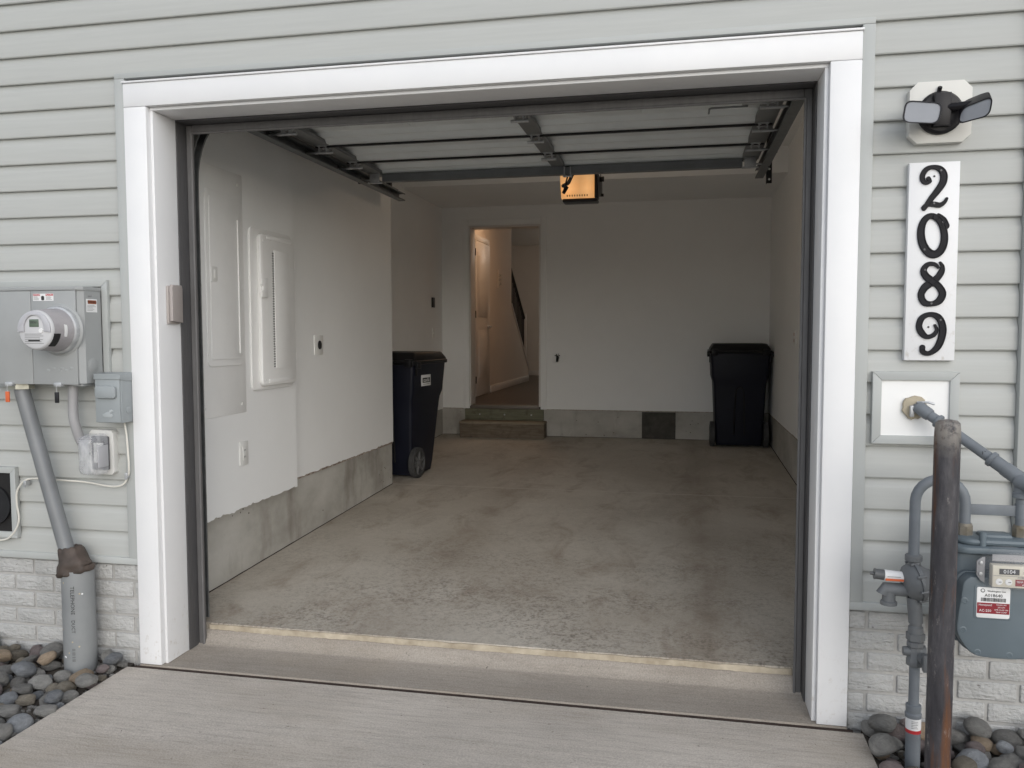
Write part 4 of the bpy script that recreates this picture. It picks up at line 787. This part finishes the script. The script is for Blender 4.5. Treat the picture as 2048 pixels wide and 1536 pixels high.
# tracks
for s, xc, lab, yend in ((-1, .098, 'dark steel door track hung along the left drywall', 3.12), (1, 2.728, 'dark steel door track hung along the right wall', 2.74)):
    t = thing('door_track', lab, 'door track', (xc, 1.6, 2.42))
    path = [(.30, .10), (.30, 1.0), (.30, 2.06)]+[(.30+.38*(1-math.cos(R(a))), 2.06+.385*math.sin(R(a))) for a in range(9, 90, 9)]+[(.68, 2.445), (1.5, 2.447), (yend, 2.452)]
    # C section swept along the path: web on the outside, lips pointing to the door
    W_, H_ = .026, .028; secp = [(-W_, -H_+.008), (-W_, -H_), (W_, -H_), (W_, H_), (-W_, H_), (-W_, H_-.008), (-W_+.003, H_-.008), (-W_+.003, H_-.003), (W_-.003, H_-.003), (W_-.003, -H_+.003), (-W_+.003, -H_+.003), (-W_+.003, -H_+.008)]
    b = MB(); rings = []
    for i, (y, z) in enumerate(path):
        y2, z2 = path[min(i+1, len(path)-1)]; y1, z1 = path[max(i-1, 0)]; d = Vector((0, y2-y1, z2-z1)).normalized(); nn = Vector((0, -d.z, d.y))
        rings.append([b.bm.verts.new(Vector((xc, y, z))+Vector((s*a, 0, 0))+nn*c) for a, c in secp])
    for i in range(len(rings)-1):
        for k in range(len(secp)): b.bm.faces.new((rings[i][k], rings[i][(k+1) % len(secp)], rings[i+1][(k+1) % len(secp)], rings[i+1][k]))
    b.bm.faces.new(rings[0]); b.bm.faces.new(rings[-1][::-1]); b.build('rail', GALVD, t, 25)
    b = MB(); b.box(xc+s*.0265, xc+s*.030, .7, yend-.01, 2.475, 2.512).build('angle_iron', GALVD, t)
    hy = yend-.17
    b = MB(); b.box(xc+s*.0305, xc+s*.034, hy-.002, hy+.032, 2.36 if s > 0 else 2.44, CZ).box(xc+s*.0305, xc+s*.064, hy-.0055, hy-.002, 2.36 if s > 0 else 2.44, CZ); h = b.build('hanger', BLACKM, t)
    if s > 0:
        for zz in (2.385, 2.45, 2.50, 2.53): MB().lathe((xc+s*.048, hy-.0056, zz), (0, -1, 0), [(0, .007), (.0006, .007)], 10).build('hole_glint', PLATEW, h)
# opener
OX0, OX1, OY, OZ0, OZ1 = 1.335, 1.612, 3.12, 2.395, 2.60
op = thing('door_opener', 'ceiling hung garage door opener with glowing amber light cover', 'door opener', ((OX0+OX1)/2, OY, OZ0))
MB().box(OX0, OX1, OY+.13, OY+.42, OZ0+.075, OZ1, bev=.015).build('housing', BLACKP, op)
b = MB(); b.box(OX0+.018, OX1, OY+.0, OY+.135, OZ0-.022, OZ0+.0035, bev=.008); b.build('tray', BLACKP, op)
b = MB(); b.box(OX1-.022, OX1+.004, OY+.01, OY+.13, OZ0+.004, OZ1-.02, bev=.008); b.build('side_cheek', BLACKP, op)
b = MB(); n_ = 8; rings = []
for j in range(n_+1):
    t = j/n_; z = OZ0+.004+t*(OZ1-OZ0-.006); bulge = .03*math.sin(math.pi*min(1, .15+t*.8)); rings.append([(OX0+.012-(t*.012), OY+.128, z), (OX0+.008-(t*.012), OY+.02-bulge*.3, z), (OX0+.03, OY-bulge, z), (OX1-.045, OY-bulge, z), (OX1-.026, OY+.015-bulge*.3, z), (OX1-.0225, OY+.128, z)])
Vv = [[b.bm.verts.new(p) for p in r_] for r_ in rings]
for i in range(n_):
    for k in range(5): b.bm.faces.new((Vv[i][k], Vv[i][k+1], Vv[i+1][k+1], Vv[i+1][k]))
b.bm.faces.new(Vv[0]); b.bm.faces.new(Vv[-1][::-1])
gl = NG('opener_light_glow', .35, .4); Xg, Yg, Zg = gl.xyz()
n2 = gl.noise(gl.map((1, 1, 1)), 7, 3); bulbs = gl.math('MAXIMUM', gl.band(Xg, -.07, .16), gl.math('MULTIPLY', gl.band(Xg, .07, .14), .8)); st_ = gl.math('ADD', .20, gl.math('MULTIPLY', gl.math('MULTIPLY', bulbs, gl.band(Zg, .07, .22)), .40)); gl.L.new(st_, gl.b.inputs['Emission Strength']); ec = gl.ramp(n2, [(.3, (1., .42, .12)), (.7, (1., .56, .23))]); gl.L.new(ec, gl.b.inputs['Emission Color']); gl.b.inputs['Emission Strength'].default_value = .5
LG = gl.done(gl.mix(.5, (.35, .3, .22), (.4, .33, .25)))
lc = b.build('light_cover', LG, op, 60)
bl = bpy.data.lights.new('bulb', 'POINT'); bl.energy = 2.6; bl.color = (1, .76, .54); bl.shadow_soft_size = .06
bulb = bpy.data.objects.new('bulb', bl); COL.objects.link(bulb); bulb.parent = op; bulb.location = (.0, .08, OZ1-OZ0+.075)
for i in range(9): x = OX0+.055+i*.0185; MB().box(x, x+.006, OY-.0305, OY-.008, OZ0+.014, OZ0+.026).build('vent_slot', INK, lc)
b = MB(); b.box(OX1+.002, OX1+.032, OY+.2, OY+.204, OZ1-.05, OZ1-.012).box(OX1+.002, OX1+.006, OY+.2, OY+.24, OZ1-.05, CZ); b.box(OX0-.006, OX0-.002, OY+.2, OY+.24, OZ1-.05, CZ); b.build('hanger', BLACKM, op)
MB().tube([(OX1, OY+.3, OZ0+.07), (OX1+.02, OY+.3, OZ0+.07)], .012, 10).build('knob', BLACKP, op)
MB().box(1.45, 1.49, .32, OY+.15, 2.61, 2.635).build('rail', BLACKM, op)
b = MB(); b.box(1.445, 1.495, 2.60, 2.72, 2.575, 2.609, bev=.004); b.build('trolley', BLACKM, op)
A0, A1_, A2 = Vector((1.498, 2.352, DZ-.07)), PY(1127, 384, 2.42), PY(1147, 350, 2.62)
b = MB(); b.tube([PY(1126, 372, 2.41), PY(1137, 366, 2.5), A2+Vector((0, 0, .02))], .0125, 6); b.build('curved_arm', BLACKM, op); MB().tube([A0, A1_], .0055, 8).build('straight_arm', BLACKM, op); MB().tube([A1_+Vector((0, 0, -.006)), PY(1134, 374, 2.44)], .013, 6).build('arm_joint', BLACKM, op)

# ================================================================== THINGS ON THE GARAGE WALLS
XN = -.03; XFW = -.075
ap = thing('access_panel', 'large flat white access panel with inset door beside the opening', 'access panel', (XN, .75, .985))
MB().box(XN, XN+.004, .50, .957, .985, 2.221, bev=.001).build('plate', WHITE2, ap)
MB().prism([(y, z) for y, z in rrect(.60, .925, 1.235, 2.105, .03)], 'x', XN+.0042, XN+.011, bev=.004).build('door_surround', WHITE2, ap)
MB().prism([(y, z) for y, z in rrect(.628, .897, 1.27, 2.07, .012)], 'x', XN+.0113, XN+.015, bev=.0015).build('door', WHITE2, ap)
MB().tube([(XN+.016, .885, 1.30), (XN+.016, .885, 1.98)], .004, 8).build('hinge', WHITE2, ap)
b = MB(); b.prism([(y, z) for y, z in rrect(.632, .685, 1.655, 1.728, .006)], 'x', XN+.0153, XN+.019, bev=.001); b.build('latch', PLATEW, ap); MB().box(XN+.0192, XN+.023, .650, .672, 1.672, 1.712, bev=.002).build('latch_slide', PLATEW, ap)
for y, z in ((.56, 2.17), (.91, 2.165), (.56, 1.63), (.935, 1.62), (.57, 1.035), (.915, 1.03)): MB().lathe((XN+.004, y, z), (1, 0, 0), [(0, .008), (.003, .006), (.004, .002)], 12).build('screw', PLATEW, ap)
bp_ = thing('breaker_panel', 'white electrical breaker panel with raised ajar door', 'breaker panel', (XN, 1.25, 1.09))
MB().prism([(y, z) for y, z in rrect(1.010, 1.490, 1.090, 1.970, .035)], 'x', XN, XN+.012, bev=.005).build('trim', WHITE2, bp_)
b = MB(); b.prism([(y, z) for y, z in rrect(1.075, 1.472, 1.112, 1.942, .035)], 'x', XN+.0125, XN+.040, bev=.010); b.build('door', WHITE2, bp_)
MB().box(XN+.0402, XN+.0455, 1.215, 1.385, 1.205, 1.860, bev=.003).build('door_field', WHITE2, bp_)
MB().box(XN+.0402, XN+.0440, 1.14, 1.42, 1.915, 1.930, bev=.0015).build('rib', WHITE2, bp_); MB().box(XN+.0402, XN+.0440, 1.14, 1.42, 1.128, 1.146, bev=.0015).build('rib', WHITE2, bp_)
for i in range(46): z = 1.212+i*.0139; MB().box(XN+.0402, XN+.0425, 1.196, 1.213, z, z+.0085).build('slot', INKG, bp_)
b = MB(); b.prism([(1.062, 1.595), (1.125, 1.595), (1.125, 1.70), (1.062, 1.70), (1.062, 1.665), (1.075, 1.655), (1.075, 1.635), (1.062, 1.625)], 'x', XN+.0405, XN+.052, bev=.003); b.build('latch', WHITE2, bp_)
for z in (1.25, 1.42, 1.60, 1.78): MB().tube([(XN+.03, 1.476, z), (XN+.03, 1.476, z+.04)], .007, 8).build('hinge', WHITE2, bp_)
MB().lathe((XN+.040, 1.105, 1.145), (1, 0, 0), [(0, .007), (.003, .005)], 12).build('screw', PLATEW, bp_); MB().lathe((XN+.040, 1.105, 1.905), (1, 0, 0), [(0, .007), (.003, .005)], 12).build('screw', PLATEW, bp_)
t = thing('wall_outlet', 'white rectangular outlet low on the drywall under the breaker panel', 'outlet', (XN, .92, .705))
MB().box(XN, XN+.006, .881, .962, .705, .830, bev=.002).build('plate', PLATEW, t); MB().box(XN+.0062, XN+.009, .903, .94, .733, .802, bev=.001).build('receptacle', PLATEW, t)
for z in (.75, .785): MB().box(XN+.0091, XN+.0096, .914, .917, z-.005, z+.005).build('slot', INK, t); MB().box(XN+.0091, XN+.0096, .926, .929, z-.005, z+.005).build('slot', INK, t)
t = thing('power_outlet', 'white plate with a single round black power outlet', 'outlet', (XFW, 1.95, 1.26))
MB().box(XFW, XFW+.007, 1.885, 2.012, 1.262, 1.387, bev=.002).build('plate', PLATEW, t); MB().lathe((XFW+.0072, 1.957, 1.325), (1, 0, 0), [(0, .029), (.003, .028), (.004, .024)], 28).build('receptacle', BLACKP, t)
p = PX(865, 605, XL2); t = thing('wall_switch', 'dark wall button panel in the recess above the left bin', 'switch', (XL2, p.y, p.z-.06)); MB().box(XL2, XL2+.018, p.y-.04, p.y+.04, p.z-.055, p.z+.055, bev=.003).build('plate', BLACKP, t); MB().box(XL2+.0182, XL2+.021, p.y-.018, p.y+.018, p.z-.028, p.z+.03, bev=.001).build('button', mat('dark_grey_button', (.08, .08, .085), .4), t)
p = PX(866, 666, XL2); t = thing('light_switch', 'white light switch in the recess below the dark button', 'switch', (XL2, p.y, p.z-.06)); MB().box(XL2, XL2+.006, p.y-.036, p.y+.036, p.z-.058, p.z+.058, bev=.002).build('plate', PLATEW, t); MB().box(XL2+.0062, XL2+.016, p.y-.005, p.y+.005, p.z-.01, p.z+.012, bev=.001).build('toggle', PLATEW, t)
t = thing('water_valve', 'black hose tap on a small square plate on back wall', 'tap', (.877, YB, 1.06))
MB().box(.815, .939, YB-.004, YB-.0002, 1.06, 1.182, bev=.001).build('plate', DRYW, t)
b = MB(); b.tube([(.877, YB-.004, 1.125), (.877, YB-.055, 1.12)], .014, 12); b.tube([(.877, YB-.05, 1.12), (.877, YB-.065, 1.082)], [.014, .012], 12); b.build('spout', BLACKM, t)
b = MB(); b.tube([(.877, YB-.04, 1.12), (.877, YB-.05, 1.15)], .006, 8)
for k in range(6): a_ = R(60*k); b.tube([(.877, YB-.05, 1.150), (.877+.03*math.cos(a_), YB-.052, 1.150+.02*math.sin(a_))], .005, 6)
b.build('handle', BLACKM, t); MB().tube([(.884, YB-.055, 1.155), (.884, YB-.06, 1.158)], .007, 8).build('tag', PLATEW, t)
t = thing('wall_outlet', 'white outlet on the right garage wall above the stem wall', 'outlet', (XR, 4.09, 1.30)); MB().box(XR-.006, XR, 4.05, 4.13, 1.30, 1.425, bev=.002).build('plate', PLATEW, t)
for z in (1.335, 1.385): MB().box(XR-.009, XR-.0062, 4.075, 4.105, z-.014, z+.014, bev=.003).build('receptacle', mat('pinkish_receptacle', (.5, .36, .3), .5), t)
# dark patch on the back stem wall
tag(MB().box(1.815, 2.18, YB-.006, YB+.0035, floor_z(6)+.004, .528).build('patch_board', mat('dark_patch_board', (.075, .07, .062), .9, var=.3, vs=12, bump=.3)), 'dark square board set against the back stem wall', 'board')

# doorway frame, step
df = thing('door_frame', 'painted door frame and casing round the open back doorway', 'door frame', ((DX0+DX1)/2, YB, DZ0))
cw = .07
b = MB(); b.box(DX0-.02-cw, DX0-.021, YB-.016, YB-.0003, DZ0-.03, DZ1+.02+cw, bev=.003).build('casing', DRYW, df); MB().box(DX1+.021, DX1+.02+cw, YB-.016, YB-.0003, DZ0-.03, DZ1+.02+cw, bev=.003).build('casing', DRYW, df); MB().box(DX0-.0205, DX1+.0205, YB-.016, YB-.0003, DZ1+.021, DZ1+.02+cw, bev=.003).build('casing', DRYW, df)
b = MB(); b.box(DX0-.02, DX0, YB-.01, YB+.2, DZ0, DZ1+.02, bev=.002).build('jamb', DOORW, df); MB().box(DX1, DX1+.02, YB-.01, YB+.2, DZ0, DZ1+.02, bev=.002).build('jamb', DOORW, df); MB().box(DX0+.0003, DX1-.0003, YB-.01, YB+.2, DZ1, DZ1+.02, bev=.002).build('jamb', DOORW, df)
MB().box(DX0+.0005, DX1-.0005, YB-.02, YB+.14, DZ0-.03, DZ0+.012, bev=.003).build('threshold', mat('threshold_metal', (.16, .14, .12), .5, .3), df)
for z in (.75, 1.45, 2.35): MB().box(DX1-.004, DX1-.0002, YB+.03, YB+.10, z, z+.10, bev=.001).build('hinge', BLACKM if z > 2 else GALV, df)
st = thing('wooden_step', 'weathered lumber step below the back doorway', 'step', (.27, 5.95, floor_z(5.95)))
sx0, sx1, sy0, sy1 = -.205, .755, 5.865, YB-.045; fz = floor_z(5.86)
MB().box(sx0, sx1, sy0, sy0+.04, fz-.002, .388, bev=.003).build('front_board', WOODF, st)
MB().box(sx0, sx0+.04, sy0+.041, sy1, fz+.002, .388, bev=.003).build('side_board', WOODF, st); MB().box(sx1-.04, sx1, sy0+.041, sy1, fz+.002, .388, bev=.003).build('side_board', WOODF, st)
MB().box(sx0-.004, sx1+.004, sy0-.012, sy1, .3885, .412, bev=.003).build('tread', WOODT, st)
MB().box(-.195, .715, YB-.044, YB-.002, .4125, .537, bev=.003).build('riser_board', WOODG, st)
for x in (-.02, .27, .58): MB().lathe((x, YB-.044, .475), (0, -1, 0), [(0, .010), (.004, .008)], 8).build('bolt', GALV, st)

# ---- hall door, railing, switch plates
hd = thing('hall_door', 'white two panel door with lever handle in the hall wall', 'door', (HX, 7.65, DZ0))
MB().box(HX+.002, HX+.02, 7.28, 8.03, DZ0+.012, 2.60, bev=.003).build('slab', DOORW, hd)
for z0, z1 in ((1.62, 2.46), (.78, 1.44)):
    b = MB(); b.box(HX+.0202, HX+.026, 7.39, 7.93, z0, z1, bev=.005); pn = b.build('panel_mould', DOORW, hd); MB().box(HX+.0262, HX+.032, 7.43, 7.89, z0+.045, z1-.045, bev=.005).build('panel_field', DOORW, pn)
for y0, y1, z0, z1 in ((7.205, 7.275, DZ0, 2.68), (8.035, 8.105, DZ0, 2.68), (7.2755, 8.0345, 2.605, 2.68)): MB().box(HX+.001, HX+.016, y0, y1, z0, z1, bev=.003).build('casing', DOORW, hd)
b = MB(); b.lathe((HX+.02, 7.965, 1.49), (1, 0, 0), [(0, .028), (.008, .026), (.01, .012), (.05, .011)], 20); b.tube([(HX+.068, 7.97, 1.49), (HX+.07, 7.85, 1.49)], .009, 10); b.build('lever_handle', GALV, hd)
for z in (.75, 1.6, 2.4): MB().tube([(HX+.022, 7.279, z), (HX+.022, 7.279, z+.09)], .007, 8).build('hinge', BLACKM, hd)
rl = thing('stair_railing', 'black metal stair railing with slanted handrail in the hall', 'railing', (HX-.05, 10.3, .8))
P0, P1 = Vector((HX-.05, 9.66, 2.52)), Vector((HX-.05, 10.96, 1.66))
MB().tube([P0, P1], .024, 10).build('handrail', BLACKM, rl)
for i in range(12):
    q = P0.lerp(P1, (i+.6)/12); zb = 1.875-(q.y-9.645)*(1.875-.80)/(11.12-9.645); MB().box(q.x-.008, q.x+.008, q.y-.008, q.y+.008, zb-.01, q.z).build('baluster', BLACKM, rl)
MB().box(HX-.085, HX-.015, 10.95, 11.03, .80, 1.74, bev=.003).build('newel_post', DOORW, rl)
t = thing('wall_chime', 'small wall hook strip with shiny caps on the hall wall', 'hook strip', (HX, 8.68, 2.08)); MB().box(HX, HX+.012, 8.655, 8.705, 2.06, 2.32, bev=.003).build('strip', HALLW, t)
for z in (2.12, 2.18, 2.24): MB().lathe((HX+.012, 8.68, z), (1, 0, 0), [(0, .018), (.02, .018), (.03, .01)], 14).build('cap', mat('chrome_cap', (.8, .82, .85), .12, 1.), t)

# ================================================================== WHEELED BINS
def ring_loft(b, rings):
    V = [[b.bm.verts.new(p) for p in r_] for r_ in rings]; n = len(V[0])
    for i in range(len(V)-1):
        for k in range(n): b.bm.faces.new((V[i][k], V[i][(k+1) % n], V[i+1][(k+1) % n], V[i+1][k]))
    b.bm.faces.new(V[0][::-1]); b.bm.faces.new(V[-1])
def cart(cx, y0, label, k=1.0, sign=False):
    fz = floor_z(y0+.2); t = thing('wheeled_bin', label, 'bin', (cx, y0, fz), 'wheeled bins in the garage')
    def ring(z, hw_, a, d, r_): return [(cx+x*k, y0+y, fz+z) for x, y in rrect(-hw_, hw_, a, d, r_, 4)]
    b = MB(); ring_loft(b, [ring(.02, .222, .06, .46, .02), ring(.10, .228, .045, .49, .025), ring(.60, .250, .02, .60, .03), ring(.66, .254, .012, .615, .03), ring(.72, .272, .0, .64, .03), ring(.97, .284, .0, .68, .03), ring(.985, .284, .0, .68, .03)])
    body = b.build('body', CART, t, 40)
    b = MB(); ring_loft(b, [ring(.962, .296, -.012, .70, .05), ring(.966, .304, -.02, .71, .05), ring(.992, .304, -.02, .71, .05), ring(.996, .298, -.014, .70, .05)]); b.build('rim', CARTL, t, 40)
    b = MB(); ring_loft(b, [ring(.997, .290, .01, .70, .03), ring(1.012, .288, .015, .69, .03), ring(1.056, .262, .05, .65, .03), ring(1.064, .25, .06, .64, .03)]); b.build('lid', CARTL, t, 40)
    # moulded hoop on the back face
    hp = [(-.052, .13), (-.046, .40), (-.036, .585), (-.02, .615), (0, .622), (.02, .615), (.036, .585), (.046, .40), (.052, .13)]
    def back_y(z): return y0+.045-(z-.10)*.05-.002
    MB().tube([Vector((cx+x*k, back_y(z), fz+z)) for x, z in hp], .009, 8).build('moulded_hoop', CARTL, body)
    for s in (-1, 1):
        MB().box(cx+s*.245*k-.03, cx+s*.245*k+.03, y0-.045, y0+.01, fz+.945, fz+1.01, bev=.008).build('handle_lug', CARTL, t)
        MB().box(cx+s*.305*k-.014, cx+s*.305*k+.014, y0+.02, y0+.09, fz+.93, fz+.985, bev=.006).build('side_lug', CARTL, t)
        MB().box(cx+s*.292*k-.006, cx+s*.292*k+.006, y0+.03, y0+.06, fz+.87, fz+.95, bev=.004).build('side_clip', CARTL, t)
        # wheel: tyre + spoked rim
        wc = Vector((cx+s*.258*k, y0+.10, fz+.128)); d = Vector((s, 0, 0))
        wh = MB(); wh.lathe(wc-d*.027, d, [(0, .10), (.002, .122), (.008, .128), (.046, .128), (.052, .122), (.054, .10), (.046, .096), (.012, .096)], 36); wh = wh.build('wheel', RUBBER, t, 30)
        for j in range(24):
            a_ = 2*math.pi*j/24; p = wc+Vector((0, math.cos(a_), math.sin(a_)))*.127; MB().tube([p-d*.022, p+d*.022], .0035, 5).build('tread_rib', RUBBER, wh)
        b = MB(); b.lathe(wc-d*.012, d, [(0, .032), (.038, .03), (.042, .02)], 18); b.lathe(wc-d*.02, d, [(0, .097), (.004, .097)], 30)
        for j in range(6): a_ = 2*math.pi*j/6+.3; v_ = Vector((0, math.cos(a_), math.sin(a_))); b.tube([wc+v_*.02+d*.012, wc+v_*.098+d*.012], [.016, .010], 6)
        b.build('wheel_rim', mat('grey_wheel_hub', (.10, .10, .10), .55, var=.15, vs=12), wh)
    MB().tube([(cx-.235*k, y0+.10, fz+.128), (cx+.235*k, y0+.10, fz+.128)], .009, 10).build('axle', TANB, t)
    MB().tube([(cx-.245*k, y0-.038, fz+.985), (cx+.245*k, y0-.038, fz+.985)], .013, 12).build('handle_bar', CARTL, t)
    if sign:
        sx = cx+.2785*k; lb = MB().box(sx, sx+.0045, y0+.16, y0+.345, fz+.775, fz+.870, bev=.001).build('maker_label', PAPER, t)
        MB().box(sx+.0046, sx+.0051, y0+.178, y0+.33, fz+.803, fz+.845).build('label_band', INK, lb); text('lettering', 'casella', PAPER, lb, face_right(sx+.0054, y0+.254, fz+.825), .048, .0003); MB().box(sx+.0046, sx+.0051, y0+.19, y0+.32, fz+.788, fz+.792).build('print_line', INKG, lb)
    return t
cart(2.822, 5.60, 'dark navy wheeled bin against the back wall by right corner', 1.03)
cart(-.195, 3.53, 'dark navy wheeled bin with white maker label beside the left wall end', .87, True).rotation_euler.z = R(-7)

# ================================================================== RIVER STONES
def stone_mesh(i):
    random.seed(100+i); bm = bmesh.new(); bmesh.ops.create_icosphere(bm, subdivisions=3, radius=1); off = Vector((random.random()*50, random.random()*50, random.random()*50)); ang = i % 2 == 1
    cuts = [(Vector((random.gauss(0, 1), random.gauss(0, 1), random.gauss(0, 1))).normalized(), random.uniform(.62, .82)) for _ in range(7 if ang else 3)]
    for v in bm.verts:
        c = v.co.copy(); k = 1+.20*mnoise.noise(c*.8+off)+.07*mnoise.noise(c*2.2+off)+.02*mnoise.noise(c*6+off); p = c*k
        for n_, d in cuts:
            e = p.dot(n_)-d
            if e > 0: p -= n_*e*(.85 if ang else .55)
        v.co = p
    me = bpy.data.meshes.new('river_stone'); bm.to_mesh(me); bm.free()
    for p in me.polygons: p.use_smooth = True
    return me
SM = {}
def stone_data(i, c):
    if (i, c) not in SM:
        me = stone_mesh(i); me.materials.append(STONES[c]); SM[i, c] = me
    return SM[i, c]
def pebbles(x0, x1, n, seed, label):
    random.seed(seed); b = MB()
    for i in range(n):
        x = random.uniform(x0, x1); y = random.uniform(-1.05, .015); r_ = random.uniform(.006, .016); z = -.035+.08*max(0, y+.3)+r_*.3
        ret = bmesh.ops.create_icosphere(b.bm, subdivisions=1, radius=r_, matrix=Matrix.Translation((x, y, z)) @ Matrix.Rotation(random.random()*6, 4, 'Z') @ Matrix.Diagonal((1, random.uniform(.6, .9), random.uniform(.5, .8), 1)))
    o = b.build('pebbles', STONES['grey'] if seed % 2 else STONES['olive brown'], None, 60); o['kind'] = 'stuff'; o['label'] = label; o['category'] = 'pebbles'
pebbles(-1.25, -.06, 900, 1, 'small grey pebbles filling gaps under the electric meter stones'); pebbles(2.885, 3.65, 600, 3, 'small grey pebbles filling gaps under the gas meter stones')
def bed(x0, x1, y0, y1, n, seed, avoid, where, big, inx=None):
    random.seed(seed); S = []
    sizes = sorted([random.uniform(.020, .034) if random.random() < .45 else random.uniform(.034, big) for _ in range(n)], reverse=True)
    random.shuffle(sizes); cols = ['grey', 'olive brown', 'bluish grey', 'purplish', 'pale', 'tan']; wts = [30, 20, 17, 17, 9, 7]
    for a in sizes:
        bb = a*random.uniform(.72, .95); c = a*random.uniform(.5, .72); best = None; r1 = (a+bb)/2*.86; c1 = c*.95
        for _ in range(45):
            x = random.uniform(x0, x1); y = random.uniform(y0, y1)
            if inx and not inx(x, y, r1): continue
            if y1-y < a*.7 or any((x-ax)**2+(y-ay)**2 < (ar+a*.95)**2 for ax, ay, ar in avoid): continue
            z = -.035+.03*max(0, 1+y/.3)+c1*.75
            for (sx, sy, sz, sr, sc_) in S:
                d = math.hypot(x-sx, y-sy)/(r1+sr)
                if d < 1: z = max(z, sz+(c1+sc_)*math.sqrt(1-d*d)*.92)
            h_ = z-.04*max(0, 1+y/.3)
            if best is None or h_ < best[3]: best = (z, x, y, h_)
        if best is None or best[3]+c > .075: continue
        z, x, y, _ = best; S.append((x, y, z, r1, c1)); col = random.choices(cols, wts)[0]
        o = bpy.data.objects.new('river_stone', stone_data(random.randrange(12), col)); COL.objects.link(o); o.location = (x, y, z); o.scale = (a, bb, c)
        o.rotation_euler = (random.uniform(-.35, .35), random.uniform(-.35, .35), random.uniform(0, 6.28))
        sz = 'large' if a > .046 else 'small' if a < .034 else 'medium'
        tag(o, f'{sz} {col} river stone in the bed {where}', 'stone', f'river stones {where}')
bed(-.93, -.052, -.86, .026, 200, 11, [(PXc, PYc, .065)], 'under the electric meter', .053, lambda x, y, r: x+r*.62 < -.048)
bed(2.84, 3.5, -.5, .026, 100, 23, [(rx, GY, .024), (BX, BY, .04)], 'under the gas meter', .057, lambda x, y, r: x-r*.62 > 2.872)
